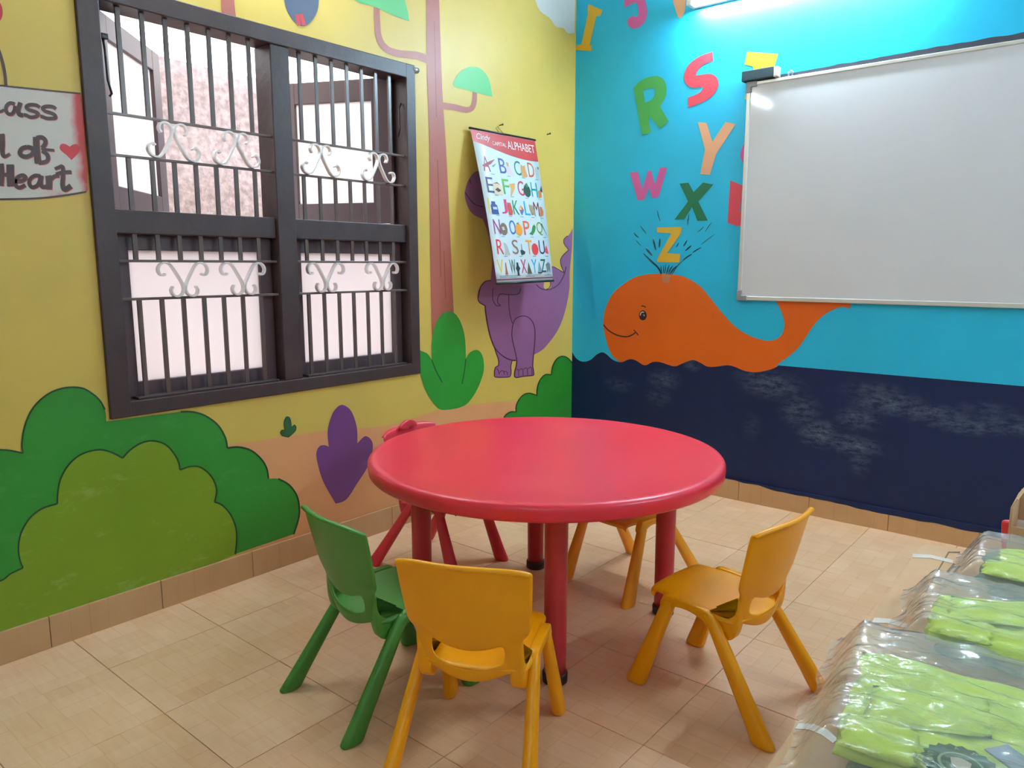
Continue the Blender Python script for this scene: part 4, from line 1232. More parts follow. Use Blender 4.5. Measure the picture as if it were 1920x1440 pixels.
pics = {'A': [((150, 60, 70), [(-0.9, 0.5), (0.2, 0.1), (0.9, -0.1), (0.3, 0.3), (-0.6, 0.62)]), ((120, 150, 170), [(0.3, 0.45), (1.0, 0.2), (0.5, 0.55)])],
        'B': [((222, 196, 214), [(0.25, 0.3), (0.5, 0.3), (1.0, 1.0), (0.2, 1.0)]), ((196, 150, 120), [(0.2, 0.0), (0.5, 0.05), (0.5, 0.3), (0.25, 0.3)])],
        'C': [((206, 150, 90), [(0.2, 0.0), (0.35, 0.1), (0.6, 0.1), (0.75, 0.0), (0.75, 0.35), (0.9, 0.9), (0.7, 1.0), (0.15, 1.0), (0.1, 0.5)])],
        'D': [((170, 180, 176), [(0.3, 0.1), (0.7, 0.0), (0.8, 0.3), (0.9, 1.0), (0.3, 1.0), (0.35, 0.45)]), ((70, 76, 80), [(0.6, 0.0), (0.8, 0.05), (0.75, 0.25), (0.6, 0.2)])],
        'E': [((222, 196, 170), [(0.0, 0.2), (0.6, 0.05), (1.1, 0.3), (1.1, 1.0), (0.1, 1.0)]), ((110, 84, 66), [(0.05, 0.22), (0.6, 0.08), (1.0, 0.26), (0.6, 0.18)]), ((70, 60, 56), [(0.2, 0.65), (0.55, 0.48), (1.0, 0.68), (0.6, 0.82)])],
        'F': [((216, 160, 90), [(0.1, 0.1), (0.9, 0.0), (0.8, 0.4), (0.2, 1.0), (0.05, 1.0), (0.3, 0.5)])],
        'G': [((36, 70, 56), ELL(9)), ((70, 120, 70), [(0.3, 0.0), (0.6, -0.15), (0.8, 0.15), (0.5, 0.25)])],
        'H': [((196, 120, 60), [(0.2, 0.4), (0.7, 0.3), (0.6, 0.9), (0.2, 1.0)]), ((60, 40, 40), [(0.5, 0.4), (0.8, -0.1), (0.8, 0.5)])],
        'I': [((50, 70, 130), [(0.25, 0.0), (0.8, 0.0), (0.8, 0.2), (1.05, 0.3), (1.15, 1.0), (0.1, 1.0), (0.1, 0.3), (0.25, 0.2)]), ((190, 200, 220), [(0.35, 0.42), (0.95, 0.42), (0.98, 0.62), (0.35, 0.62)])],
        'J': [((196, 84, 66), [(0.2, 0.0), (0.7, 0.0), (0.8, 0.3), (0.9, 0.7), (0.7, 1.0), (0.2, 1.0), (0.15, 0.5)])],
        'K': [((220, 90, 70), [(0.5, 0.1), (0.9, 0.5), (0.5, 0.5)]), ((90, 120, 200), [(0.5, 0.5), (0.9, 0.5), (0.5, 0.95)]), ((230, 190, 70), [(0.5, 0.1), (0.5, 0.5), (0.15, 0.5)]), ((150, 90, 180), [(0.15, 0.5), (0.5, 0.5), (0.5, 0.95)])],
        'L': [((160, 140, 110), [(0.0, 0.0), (0.6, 0.1), (0.9, 0.5), (1.0, 1.0), (0.7, 0.8), (0.3, 0.9), (0.1, 0.5)])],
        'M': [((190, 110, 60), [(0.2, 0.1), (0.6, 0.15), (0.8, 0.5), (0.7, 0.85), (0.2, 0.95)])],
        'N': [((120, 100, 84), ELL(10)), ((200, 200, 196), [(0.25, 0.35), (0.55, 0.3), (0.65, 0.55), (0.35, 0.6)])],
        'O': [((232, 150, 50), ELL(10)), ((60, 130, 60), [(0.2, 0.0), (0.6, -0.1), (0.5, 0.1)])],
        'P': [((60, 130, 60), [(0.8, 0.0), (1.0, 0.2), (0.8, 0.6), (0.4, 0.9), (-0.1, 0.8), (0.3, 0.6), (0.5, 0.2)])],
        'Q': [((50, 50, 60), [(-0.1, -0.1), (0.05, -0.1), (1.0, 1.1), (0.9, 1.1)])],
        'R': [((180, 184, 176), [(0.2, 0.0), (0.5, 0.1), (0.7, 0.4), (0.9, 1.0), (0.2, 1.0), (0.35, 0.5)])],
        'S': [((50, 60, 60), [(0.3, 0.6), (0.6, 0.55), (1.0, 0.7), (0.9, 0.9), (0.4, 1.0)]), ((50, 60, 60), [(0.5, 0.1), (0.56, 0.1), (0.62, 0.6), (0.54, 0.6)])],
        'T': [((222, 60, 60), ELL(10))],
        'U': [((222, 60, 70), [(0.1, 0.5), (0.35, 0.15), (0.5, 0.5), (0.6, 0.9), (0.2, 0.8)])],
        'V': [((170, 90, 60), [(0.45, 0.0), (0.55, 0.0), (0.6, 0.5), (0.7, 1.0), (0.25, 1.0), (0.4, 0.5)])],
        'W': [((40, 56, 60), [(0.3, 0.0), (0.6, 0.0), (0.6, 0.25), (0.85, 0.5), (0.6, 0.75), (0.6, 1.1), (0.3, 1.1), (0.3, 0.75), (0.1, 0.5), (0.3, 0.25)])],
        'X': [((90, 84, 60), [(0.5, 0.0), (0.65, 0.35), (0.95, 1.0), (0.1, 1.0), (0.35, 0.35)])],
        'Y': [((130, 150, 170), [(0.5, -0.1), (0.9, 0.8), (0.2, 0.8)]), ((60, 60, 70), [(0.1, 0.85), (1.0, 0.85), (0.8, 1.0), (0.2, 1.0)])],
        'Z': [((110, 116, 120), [(0.1, 0.2), (0.6, 0.0), (0.9, 0.2), (0.8, 1.0), (0.6, 0.6), (0.3, 1.0)])]}
for txt_, t0, t1 in rows:
    nn = len(txt_)
    for k, ch in enumerate(txt_):
        if nn == 4: s0 = (0.075, 0.325, 0.565, 0.795)[k]; wd = 0.105; pw = 0.10
        else: s0 = (0.045, 0.245, 0.435, 0.625, 0.79)[k]; wd = 0.095; pw = 0.085
        if ch == 'I': wd = 0.022
        bm = bmesh.new(); put_text(bm, ch, s0, s0 + wd, t0, t1, 0.0016)
        o = pobj('printed_letter', bm, mat('ink_' + 'abcdefghijklmnopqrstuvwxyz'['ABCDEFGHIJKLMNOPQRSTUVWXYZ'.index(ch)], srgb(*pc[ch]), 0.4), pst)
        bm = bmesh.new(); ms = []
        pw *= 1.2
        ps = s0 + wd * 0.90 + (0.01 if ch == 'I' else 0)
        for q_, (c_, poly) in enumerate(pics[ch]):
            nb = len(bm.faces)
            ppoly(bm, [(ps + u * pw, t0 + 0.02 + v * (t1 - t0 - 0.012)) for u, v in poly], 0.0019 + 0.0003 * q_)
            bm.faces.ensure_lookup_table()
            for f in bm.faces[nb:]: f.material_index = q_
            ms.append(mat('print_%d_%d_%d' % c_, srgb(*c_), 0.4))
        pobj('printed_picture', bm, ms, o)
bm = bmesh.new()
for s0, s1, t in ((0.06, 0.42, 0.946), (0.06, 0.34, 0.955), (0.5, 0.72, 0.946), (0.5, 0.66, 0.955), (0.84, 0.98, 0.95)): pgrid(bm, s0, s1, t, t + 0.004, 0.0016, 1, 1)
for txt_, t0, t1 in rows:
    nn = len(txt_)
    for k in range(nn):
        s0 = ((0.075, 0.325, 0.565, 0.795) if nn == 4 else (0.045, 0.245, 0.435, 0.625, 0.79))[k] + 0.10
        pgrid(bm, s0, s0 + 0.055, t1 + 0.012, t1 + 0.016, 0.0016, 1, 1)
o = pobj('small_print', bm, mat('poster_grey_print', srgb(120, 140, 150), 0.5), pst); o['kind'] = 'stuff'
for nm, px, py, lab in (('nail', 937, 235, 'small nail holding the alphabet poster'), ('nail', 1026, 252, 'small bare nail in the yellow wall right of the poster')):
    y_, z_ = onL(px, py)
    bm = bmesh.new(); tube(bm, [(0.0, y_, z_), (0.022, y_, z_ + 0.002)], 0.003, 8); tube(bm, [(0.021, y_, z_ + 0.002), (0.024, y_, z_ + 0.002)], 0.006, 8)
    tag(obj(nm, bm, M_black, None, True), lab, 'nail')

# ------------------------------------------------------------------ round table
TC = (1.196, -1.868)
tb = thing('round_table', 'round red plastic kids table with thick rim in the middle of the room', 'table', (TC[0], TC[1], 0))
R_ = 0.664
bm = bmesh.new()
lathe(bm, [(0.001, 0.651), (R_ - 0.20, 0.651), (R_ - 0.052, 0.651), (R_ - 0.038, 0.6535), (R_ - 0.020, 0.655), (R_ - 0.008, 0.652), (R_ - 0.001, 0.643), (R_, 0.632), (R_ - 0.002, 0.606), (R_ - 0.008, 0.599), (R_ - 0.016, 0.598), (R_ - 0.020, 0.604), (R_ - 0.022, 0.632), (0.001, 0.632)], 96)
obj('tabletop', bm, M_table, tb, True)
bm = bmesh.new()
lathe(bm, [(0.036, 0.030), (0.0365, 0.10), (0.038, 0.45), (0.039, 0.600), (0.048, 0.618), (0.050, 0.633)], 28)
legm = bpy.data.meshes.new('leg'); bmesh.ops.recalc_face_normals(bm, faces=bm.faces); bm.to_mesh(legm); bm.free(); legm.materials.append(M_tableleg)
for p in legm.polygons: p.use_smooth = True
bm = bmesh.new()
lathe(bm, [(0.036, 0.0), (0.041, 0.003), (0.042, 0.030), (0.040, 0.036), (0.030, 0.036)], 28)
capm = bpy.data.meshes.new('foot_cap'); bmesh.ops.recalc_face_normals(bm, faces=bm.faces); bm.to_mesh(capm); bm.free(); capm.materials.append(M_cap)
for p in capm.polygons: p.use_smooth = True
LC = Vector((1.208, -1.885, 0)) - Vector((TC[0], TC[1], 0))
for k, d in enumerate(((0.667, -0.745), (0.745, 0.667), (-0.667, 0.745), (-0.745, -0.667))):
    o = bpy.data.objects.new('leg', legm); COL.objects.link(o); o.parent = tb; o.location = LC + Vector((d[0], d[1], 0)) * 0.470
    c = bpy.data.objects.new('foot_cap', capm); COL.objects.link(c); c.parent = o; c['label'] = 'dark foot cap'

# ------------------------------------------------------------------ kids chairs
def chair_seat_mesh():
    path = [(0.206, 0.300, .132), (0.217, 0.314, .138), (0.212, 0.327, .141), (0.186, 0.3310, .143), (0.130, 0.331, .147), (0.075, 0.329, .153), (0.02, 0.325, .158), (-0.03, 0.3215, .161), (-0.065, 0.320, .161), (-0.095, 0.319, .157), (-0.119, 0.317, .148)]
    us = [-1, -0.93, -0.8, -0.55, -0.28, 0, 0.28, 0.55, 0.8, 0.93, 1]
    bm = bmesh.new()
    g_ = []
    for k, (y, z, w_) in enumerate(path):
        row = []
        for u in us:
            dz = -0.014 if abs(u) == 1 else (-0.001 if abs(u) > 0.9 else 0)
            dz += -0.006 * (1 - u * u) * max(0, min(1, (0.13 - y) / 0.12)) * (1 if y > -0.08 else 0.5)
            yy = y + (0.012 * (1 - u * u) if k < 4 else 0) - (0.004 * (1 - u * u) if k > 8 else 0)
            if k > 8: yy += 0.018 * u * u
            row.append(bm.verts.new((u * w_, yy, z + dz)))
        g_.append(row)
    for a, b in zip(g_, g_[1:]):
        for i in range(len(us) - 1):
            bm.faces.new((a[i], a[i + 1], b[i + 1], b[i]))
    bmesh.ops.recalc_face_normals(bm, faces=bm.faces)
    me = bpy.data.meshes.new('seat'); bm.to_mesh(me); bm.free()
    for p in me.polygons: p.use_smooth = True
    return me


def chair_back_mesh():
    us = [-1, -0.9, -0.70, -0.56, -0.38, -0.19, 0, 0.19, 0.38, 0.56, 0.70, 0.9, 1]
    def row(u, kind):
        c = 1 - u * u
        if kind == 0: return 0.302 - 0.034 * max(0, 1 - (u / 0.8) ** 2), 0.146
        if kind == 1: return 0.334 - 0.026 * max(0, 1 - (u / 0.7) ** 2), 0.142
        if kind == 2: return 0.388 - 0.024 * max(0, 1 - (u / 0.7) ** 2), 0.143
        if kind == 3: return 0.408 - 0.012 * max(0, 1 - (u / 0.7) ** 2), 0.150
        if kind == 4: return 0.420 - 0.006 * c, 0.166
        if kind == 5: return 0.445, 0.171
        if kind == 6: return 0.498, 0.176
        if kind == 7: return 0.556, 0.181
        if kind == 8: return 0.600 - 0.006 * abs(u) ** 4, 0.183
        if kind == 9: return 0.615 - 0.014 * abs(u) ** 5, 0.182
        if kind == 10: return 0.619 - 0.016 * abs(u) ** 5, 0.180
        return 0.610 - 0.016 * abs(u) ** 5, 0.178
    bm = bmesh.new()
    g_ = []
    for k in range(12):
        r_ = []
        for u in us:
            z, w_ = row(u, k)
            y = -0.114 - 0.016 * max(0, min(1, (z - 0.28) / 0.08)) - 0.052 * max(0, (z - 0.36) / 0.24)
            y += 0.034 * u * u
            if k == 10: y -= 0.010
            if k == 11: y -= 0.017
            r_.append(bm.verts.new((u * w_, y, z)))
        g_.append(r_)
    for k, (a, b) in enumerate(zip(g_, g_[1:])):
        for i in range(len(us) - 1):
            if k == 1 and abs(us[i] + us[i + 1]) / 2 < 0.68 and max(abs(us[i]), abs(us[i + 1])) <= 0.70:
                continue
            bm.faces.new((a[i], a[i + 1], b[i + 1], b[i]))
    bmesh.ops.recalc_face_normals(bm, faces=bm.faces)
    me = bpy.data.meshes.new('backrest'); bm.to_mesh(me); bm.free()
    for p in me.polygons: p.use_smooth = True
    return me


def prism_mesh(name, poly, x0, x1, bev):
    """poly in (y,z), extruded across x"""
    bm = bmesh.new()
    poly = smooth_path(poly, True, 3)
    a = [bm.verts.new((x0, y, z)) for y, z in poly]; b = [bm.verts.new((x1, y, z)) for y, z in poly]
    n = len(poly)
    for i in range(n): bm.faces.new((a[i], a[(i + 1) % n], b[(i + 1) % n], b[i]))
    fa = bm.faces.new(a); fb = bm.faces.new(list(reversed(b)))
    bmesh.ops.recalc_face_normals(bm, faces=bm.faces)
    bmesh.ops.bevel(bm, geom=list(set(list(fa.edges) + list(fb.edges))), offset=bev, segments=2, profile=0.5, affect='EDGES')
    me = bpy.data.meshes.new(name); bm.to_mesh(me); bm.free()
    for p in me.polygons: p.use_smooth = True
    return me


def leg_mesh(top, foot):
    bm = bmesh.new()
    rings = []
    prof = [(1.0, 0.009, 0.014), (0.97, 0.016, 0.023), (0.8, 0.0165, 0.0245), (0.5, 0.018, 0.028), (0.2, 0.0195, 0.032), (0.03, 0.021, 0.0355), (0.008, 0.020, 0.034), (0.0, 0.018, 0.031)]
    for t, rx, ry in prof:
        c = Vector(foot) + (Vector(top) - Vector(foot)) * t
        rings.append([c + Vector((math.copysign(abs(math.cos(2 * PI * k / 16)) ** 0.8, math.cos(2 * PI * k / 16)) * rx, math.copysign(abs(math.sin(2 * PI * k / 16)) ** 0.8, math.sin(2 * PI * k / 16)) * ry, 0)) for k in range(16)])
    loft(bm, rings)
    bmesh.ops.recalc_face_normals(bm, faces=bm.faces)
    me = bpy.data.meshes.new('leg'); bm.to_mesh(me); bm.free()
    return me


CH = []     # (name, mesh, solidify)
CH.append(('seat', chair_seat_mesh(), True))
CH.append(('backrest', chair_back_mesh(), True))
for sx in (-1, 1):
    CH.append(('leg', leg_mesh((sx * 0.153, 0.125, 0.318), (sx * 0.176, 0.236, 0.0)), False))
    CH.append(('leg', leg_mesh((sx * 0.156, -0.012, 0.318), (sx * 0.191, -0.226, 0.0)), False))
    CH.append(('side_rail', prism_mesh('side_rail', [(0.158, 0.288), (0.150, 0.318), (0.132, 0.330), (0.03, 0.327), (-0.012, 0.322), (-0.036, 0.298), (-0.046, 0.272), (-0.012, 0.276), (0.012, 0.292), (0.045, 0.302), (0.09, 0.302), (0.118, 0.290), (0.135, 0.262)], sx * 0.138, sx * 0.168, 0.005), False))
    CH.append(('side_skirt', prism_mesh('side_skirt', [(0.014, 0.318), (-0.008, 0.285), (-0.036, 0.252), (-0.066, 0.245), (-0.090, 0.260), (-0.102, 0.298), (-0.105, 0.345), (-0.105, 0.388), (-0.094, 0.388), (-0.090, 0.350), (-0.074, 0.328), (-0.035, 0.320)], sx * 0.108, sx * 0.149, 0.008), False))
for _, me, _s in CH:
    me.materials.append(M_chair['yellow'])


def place_chair(x, y, fx, fy, colour, label, group=None, first=[None], tab=False):
    rz = math.atan2(fy, fx) - PI / 2
    t = thing('kids_chair', label, 'chair', (x, y, 0), rz, group)
    for nm, me, sol in CH:
        o = bpy.data.objects.new(nm, me); COL.objects.link(o); o.parent = t
        o.material_slots[0].link = 'OBJECT'; o.material_slots[0].material = M_chair[colour]
        if sol:
            s = o.modifiers.new('thickness', 'SOLIDIFY'); s.thickness = 0.010 if nm == 'seat' else 0.011; s.offset = -1 if nm == 'seat' else 0
            b = o.modifiers.new('round', 'SUBSURF'); b.levels = 2; b.render_levels = 2
    if tab:
        bm = bmesh.new()
        rings = []
        for k in range(9):
            a = PI * k / 8
            rings.append([Vector((0.060 * math.cos(a) * q, -0.165 + dy, 0.610 + 0.040 * math.sin(a) * q)) for q, dy in ((1.0, -0.005), (1.0, 0.005), (0.90, 0.008), (0.03, 0.008), (0.03, -0.008), (0.90, -0.008))])
        loft(bm, rings)
        obj('grip_tab', bm, M_chair[colour], t, True)
    return t


place_chair(1.980, -1.917, -0.9935, 0.1134, 'yellow', 'yellow plastic kids chair on the right side of the round table')
place_chair(1.570, -2.649, -0.4176, 0.9086, 'yellow', 'yellow plastic kids chair in front of the table, its back to the viewer')
place_chair(1.113, -2.625, 0.1355, 0.9908, 'green', 'green plastic kids chair left of the nearest yellow chair')
place_chair(0.505, -1.768, 0.993, 0.12, 'red', 'red plastic kids chair between the table and the yellow wall', tab=True)
place_chair(1.29, -1.352, -0.17, -0.985, 'amber', 'yellow plastic kids chair on the far side of the table, mostly hidden')
place_chair(2.812, -1.365, 0.02, 1.0, 'red', 'red plastic kids chair almost hidden behind the bagged clothes')

# ------------------------------------------------------------------ side table with cardboard and bagged clothes
TZ = 0.62
st = thing('side_table', 'low wooden table under the cardboard at the right edge', 'table', (2.86, -2.75, 0))
SX0, SX1, SY0, SY1 = 2.535 - 2.86, 3.25 - 2.86, -3.62 + 2.75, -1.935 + 2.75
bm = bmesh.new(); box(bm, SX0, SX1, SY0, SY1, TZ - 0.035, TZ - 0.006, 0.003); obj('table_top', bm, M_wood, st)
for a in (SX0 + 0.05, SX1 - 0.05):
    for b in (SY0 + 0.05, SY1 - 0.05):
        bm = bmesh.new(); box(bm, a - 0.022, a + 0.022, b - 0.022, b + 0.022, 0, TZ - 0.034, 0.003); obj('leg', bm, M_wood, st)
cb_ = thing('cardboard_sheet', 'flattened tan cardboard carton spread under the bagged clothes', 'cardboard')
e0 = onZ(1437, 1440, TZ); e1 = onZ(1729, 1020, TZ); e2 = onZ(1792, 1027, TZ)
dirv = (e1 - e0).normalized()
near = e0 - dirv * 0.5
bm = bmesh.new()
edge = []
for k in range(25):
    p = near + (e1 - near) * (k / 24)
    edge.append(Vector((p.x + 0.004 * noise.noise(Vector((k * 0.9, 0, 0))), p.y, TZ)))
poly = edge + [Vector((e2.x, e2.y, TZ)), Vector((3.24, e2.y + 0.04, TZ)), Vector((3.24, near.y, TZ))]
top = [bm.verts.new(v) for v in poly]; low = [bm.verts.new(v - Vector((0, 0, 0.005))) for v in poly]
bm.faces.new(top); bm.faces.new(list(reversed(low)))
for i in range(len(poly)):
    bm.faces.new((top[i], top[(i + 1) % len(poly)], low[(i + 1) % len(poly)], low[i]))
obj('sheet', bm, M_card, cb_)


def zquad(bm, pts, z, th):
    v = [onZ(px, py, z) for px, py in pts]
    a = [bm.verts.new(p) for p in v]; b = [bm.verts.new(p - Vector((0, 0, th))) for p in v]
    n = len(v)
    bm.faces.new(a); bm.faces.new(list(reversed(b)))
    for i in range(n): bm.faces.new((a[i], a[(i + 1) % n], b[(i + 1) % n], b[i]))


for pts in ([(1711, 1038), (1745, 1040), (1787, 1050), (1787, 1056), (1745, 1046), (1711, 1045)], [(1640, 1158), (1668, 1160), (1702, 1170), (1700, 1178), (1664, 1168), (1634, 1167)], [(1497, 1356), (1525, 1357), (1552, 1368), (1570, 1385), (1562, 1393), (1540, 1377), (1518, 1368), (1491, 1366)]):
    bm = bmesh.new(); zquad(bm, pts, TZ + 0.0012, 0.0011); o = obj('tape_strip', bm, M_tape, cb_); o['label'] = 'white tape strip'
bm = bmesh.new()
for pts in ([(1778, 1034), (1781, 1034), (1747, 1092), (1744, 1092)], [(1744, 1091), (1747, 1090), (1775, 1098), (1773, 1100)], [(1778, 1034), (1779, 1036), (1800, 1037), (1800, 1034)], [(1740, 1098), (1743, 1098), (1738, 1110), (1734, 1110)], [(1757, 1082), (1768, 1084), (1764, 1090), (1753, 1088)], [(1774, 1072), (1788, 1056), (1792, 1058), (1778, 1075)], [(1782, 1078), (1798, 1060), (1802, 1062), (1786, 1080)], [(1741, 1112), (1750, 1106), (1750, 1112)]):
    zquad(bm, pts, TZ + 0.0007, 0.0006)
o = obj('printed_mark', bm, M_cardline, cb_); o['label'] = 'dark printed carton lines'


def slab_mesh(name, x0, x1, y0, y1, z0, h, seed, amp, nx=26, ny=26, power=8, skew=0.0):
    """soft folded cloth: closed heightfield with rounded edges and creases"""
    bm = bmesh.new()
    top, bot = [], []
    for j in range(ny + 1):
        rt, rb = [], []
        for i in range(nx + 1):
            u, v = 2 * i / nx - 1, 2 * j / ny - 1
            x = (x0 + x1) / 2 + u * (x1 - x0) / 2; y = (y0 + y1) / 2 + v * (y1 - y0) / 2 + skew * u
            e = (max(0.0, 1 - abs(u) ** power) * max(0.0, 1 - abs(v) ** power)) ** 0.5
            q = noise.fractal(Vector((x * 9 + seed, y * 26, seed)), 1.0, 2.0, 3)
            k = 0.008 * noise.noise(Vector((v * 3, seed, 2)))
            rt.append(bm.verts.new((x + k * u, y + 0.008 * noise.noise(Vector((u * 3, seed, 7))) * v, z0 + h * (0.5 + 0.5 * e) + amp * q * e)))
            rb.append(bm.verts.new((x + k * u, y, z0 + h * (0.5 - 0.5 * e))))
        top.append(rt); bot.append(rb)
    for j in range(ny):
        for i in range(nx):
            bm.faces.new((top[j][i], top[j][i + 1], top[j + 1][i + 1], top[j + 1][i]))
            bm.faces.new((bot[j][i], bot[j + 1][i], bot[j + 1][i + 1], bot[j][i + 1]))
    for j in range(ny):
        bm.faces.new((top[j][0], top[j + 1][0], bot[j + 1][0], bot[j][0])); bm.faces.new((top[j + 1][nx], top[j][nx], bot[j][nx], bot[j + 1][nx]))
    for i in range(nx):
        bm.faces.new((top[0][i + 1], top[0][i], bot[0][i], bot[0][i + 1])); bm.faces.new((top[ny][i], top[ny][i + 1], bot[ny][i + 1], bot[ny][i]))
    return bm


def bag_mesh(x0, x1, y0, y1, z0, hfun, seed, mx=0.065, my=0.03, nx=56, ny=48):
    """clear bag lying over the pile, its rim flat on the table and crinkled"""
    bm = bmesh.new()
    g_ = []
    for j in range(ny + 1):
        r = []
        for i in range(nx + 1):
            x = x0 - mx + (x1 - x0 + 2 * mx) * i / nx; y = y0 - my + (y1 - y0 + 2 * my) * j / ny
            du = max(x0 - x, x - x1, 0) / mx; dv = max(y0 - y, y - y1, 0) / my
            f = max(0, 1 - max(du, dv)) ; f = f * f * (3 - 2 * f)
            rid = 1 - abs(noise.noise(Vector((x * 10 + seed, y * 28, seed * 0.7)))) * 2
            cr = 0.007 * rid + 0.004 * noise.fractal(Vector((x * 24, y * 40, seed)), 1.0, 2.0, 3)
            ex = 0.014 * noise.noise(Vector((x * 11, y * 11, seed + 3)))
            z = z0 + hfun * f + 0.006 + cr * (0.6 + 0.4 * f) + (1 - f) * max(0, ex) * 1.3
            wob = 0.016 * noise.noise(Vector((y * 14, seed, 4))) if i in (0, 1) else 0
            r.append(bm.verts.new((x + wob, y + 0.006 * noise.noise(Vector((x * 12, seed, 9))), max(z, z0 + 0.002))))
        g_.append(r)
    for j in range(ny):
        for i in range(nx):
            bm.faces.new((g_[j][i], g_[j][i + 1], g_[j + 1][i + 1], g_[j + 1][i]))
    return bm


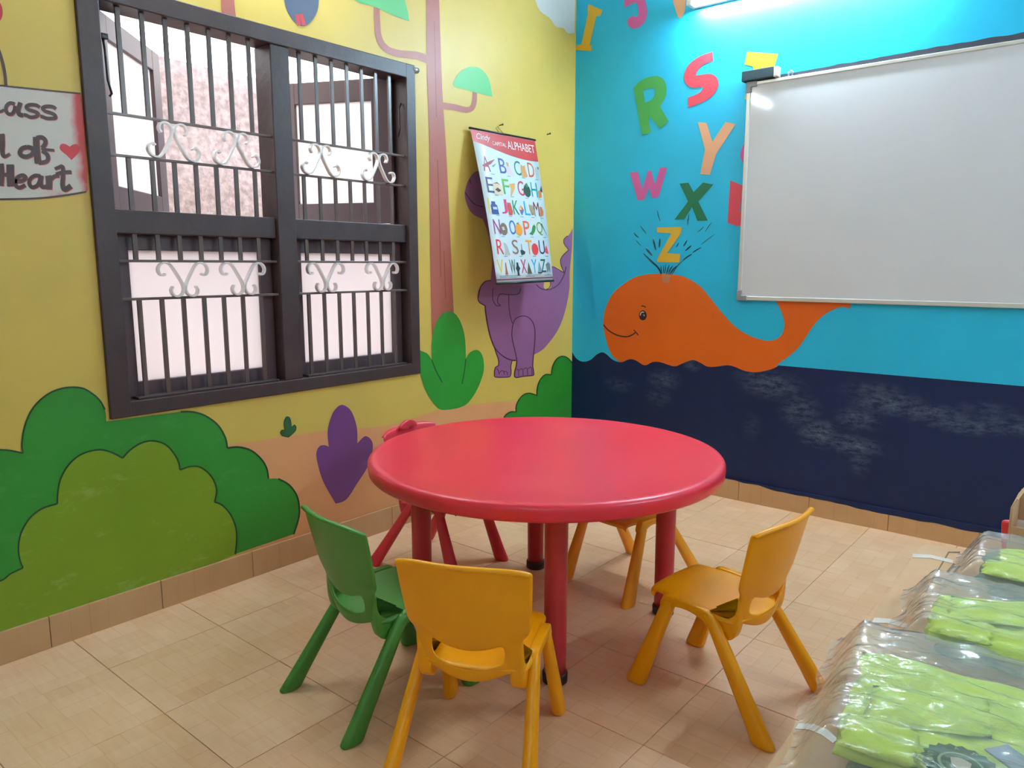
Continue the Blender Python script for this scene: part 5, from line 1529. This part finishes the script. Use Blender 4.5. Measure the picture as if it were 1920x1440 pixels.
def pack(x0, x1, y0, y1, seed, label, h1=0.026, h2=0.026, crest=None, zoff=0.0, rz=0.0, top=None):
    z0 = TZ + 0.001 + zoff
    t = thing('garment_pack', label, 'clothes', ((x0 + x1) / 2, (y0 + y1) / 2, z0), rz, 'bagged clothes on the side table')
    ox, oy = (x0 + x1) / 2, (y0 + y1) / 2
    a, b, c, d = x0 - ox, x1 - ox, y0 - oy, y1 - oy
    obj('folded_trousers', slab_mesh('folded_trousers', a + 0.02, b, c + 0.012, d - 0.01, 0.0, h1, seed, 0.004), M_greygreen, t, True)['label'] = 'grey-green folded layer'
    sh = obj('folded_shirt', slab_mesh('folded_shirt', a, b - 0.01, c, d - 0.03, h1 + 0.001, h2, seed + 5, 0.010), top or M_lime, t, True)
    sh['label'] = 'grey-green folded shirt' if top else 'lime green folded shirt'
    obj('sleeve_fold', slab_mesh('sleeve_fold', a + 0.03, a + 0.19, c + 0.10, c + 0.22, h1 + h2 + 0.001, 0.012, seed + 9, 0.006, 14, 14, 4, 0.03), M_lime, sh, True)
    obj('sleeve_fold', slab_mesh('sleeve_fold', a + 0.008, a + 0.105, c - 0.004, c + 0.085, h1 + h2 + 0.001, 0.012, seed + 11, 0.004, 14, 14, 10), M_lime, sh, True)
    hz = h1 + h2 + 0.016
    if crest:
        rr = crest[2]
        cq = Matrix.Rotation(-rz, 2) @ Vector((crest[0] - ox, crest[1] - oy)); cx_, cy_ = cq.x, cq.y
        bm = bmesh.new()
        n = 40
        for r0, z_, mi, sc_ in ((rr, hz + 0.002, 0, 0.05), (rr * 0.60, hz + 0.0026, 1, 0.0), (rr * 0.52, hz + 0.0032, 0, 0.0)):
            v = [bm.verts.new((cx_ + r0 * (1 + sc_ * math.cos(k * 2 * PI * 10 / n * 2)) * math.cos(2 * PI * k / n), cy_ + r0 * (1 + sc_ * math.cos(k * 2 * PI * 10 / n * 2)) * math.sin(2 * PI * k / n), z_)) for k in range(n)]
            bm.faces.new(v).material_index = mi
        v = [bm.verts.new((cx_ + p * rr, cy_ + q * rr, hz + 0.0038)) for p, q in ((-0.28, 0.22), (0.0, 0.34), (0.26, 0.18), (0.22, -0.16), (-0.02, -0.36), (-0.24, -0.12))]
        bm.faces.new(v).material_index = 2
        for wd_, a0, a1 in (('UNITY', 2.95, 3.75), ('A P', 1.75, 1.15)):
            L_ = len(wd_)
            for k, ch in enumerate(wd_):
                if ch == ' ': continue
                an = a0 + (a1 - a0) * k / (L_ - 1)
                vs, fs = text_tris(ch)
                s_ = rr * 0.16
                ang = an - PI / 2 if wd_ == 'A P' else an + PI / 2
                bv = []
                for xx, yy in vs:
                    X_, Y_ = (xx - 0.5) * s_ * 0.8, (yy - 0.5) * s_
                    bv.append(bm.verts.new((cx_ + rr * 0.80 * math.cos(an) + X_ * math.cos(ang) - Y_ * math.sin(ang), cy_ + rr * 0.80 * math.sin(an) + X_ * math.sin(ang) + Y_ * math.cos(ang), hz + 0.0034)))
                for f in fs:
                    try: bm.faces.new([bv[i] for i in f]).material_index = 1
                    except ValueError: pass
        for f in bm.faces:
            f.normal_update()
            if f.normal.z < 0: f.normal_flip()
        me = bpy.data.meshes.new('crest'); bm.to_mesh(me); bm.free()
        o = link('crest', me, sh, [M_crest, M_crestlight, M_crestwhite]); o['label'] = 'round dark green printed crest with a pale shield'
        bm = bmesh.new(); box(bm, -0.09, 0.09, -0.020, 0.020, 0, 0.003, 0.001)
        o = obj('label_card', bm, M_band, sh); o.location = (cx_ + 0.105, cy_ + 0.005, hz + 0.003); o.rotation_euler = (0, 0, -0.75); o['label'] = 'blue-grey card strip'
    bg_ = obj('clear_bag', bag_mesh(a, b, c, d, 0.0, h1 + h2 + 0.021, seed), M_film, t, True)
    fix_normals(bg_, Vector((0, 0, 1)))
    bg_['label'] = 'clear crinkled plastic bag'
    return t


cp = onZ(1802, 1434, TZ + 0.072)
pack(2.575, 2.985, -3.015, -2.645, 1.3, 'nearest bag of folded lime clothes with a round green crest', crest=(cp.x, cp.y, 0.046), rz=0.13)
pack(2.615, 3.015, -2.565, -2.305, 4.7, 'middle bag of folded lime clothes between two other bags', rz=0.09)
pack(2.655, 3.045, -2.215, -1.985, 8.2, 'farthest bag of folded clothes, mostly grey-green, at the far end of the table', h1=0.030, h2=0.028, rz=0.05, top=M_greygreen)

# open carton standing on the floor behind the far end of the side table
ct = thing('open_carton', 'open brown carton holding white rolls behind the farthest clothes bag', 'box', (2.83, -1.82, 0))


def panel(bm, x0, x1, y0, y1, z0, z1):
    box(bm, x0, x1, y0, y1, z0, z1, 0.0008)


bm = bmesh.new()
panel(bm, -0.15, -0.145, -0.08, 0.08, 0, 0.752); panel(bm, 0.145, 0.15, -0.08, 0.08, 0, 0.752)
panel(bm, -0.1445, 0.1445, 0.075, 0.08, 0, 0.765); panel(bm, -0.1445, 0.1445, -0.08, -0.075, 0, 0.705)
panel(bm, -0.1445, 0.1445, -0.0745, 0.0745, 0.640, 0.645)
obj('carton_body', bm, M_card, ct)
bm = bmesh.new()
v = [bm.verts.new(p) for p in ((-0.150, -0.08, 0.752), (-0.150, 0.08, 0.752), (-0.128, 0.085, 0.790), (-0.140, -0.07, 0.775))]
bm.faces.new(v)
o = obj('flap', bm, M_card, ct)
o.modifiers.new('thick', 'SOLIDIFY').thickness = 0.004
rl = thing('paper_roll', 'white paper roll lying in the open brown carton', 'roll', (2.83, -1.835, 0.676))
bm = bmesh.new(); tube(bm, [(-0.138, 0, 0), (0.138, 0.004, 0)], 0.030, 20); obj('roll_body', bm, M_pwhite, rl, True)
bm = bmesh.new(); tube(bm, [(-0.1405, 0, 0), (-0.1385, 0, 0)], 0.010, 12); obj('roll_core', bm, M_card, rl, True)
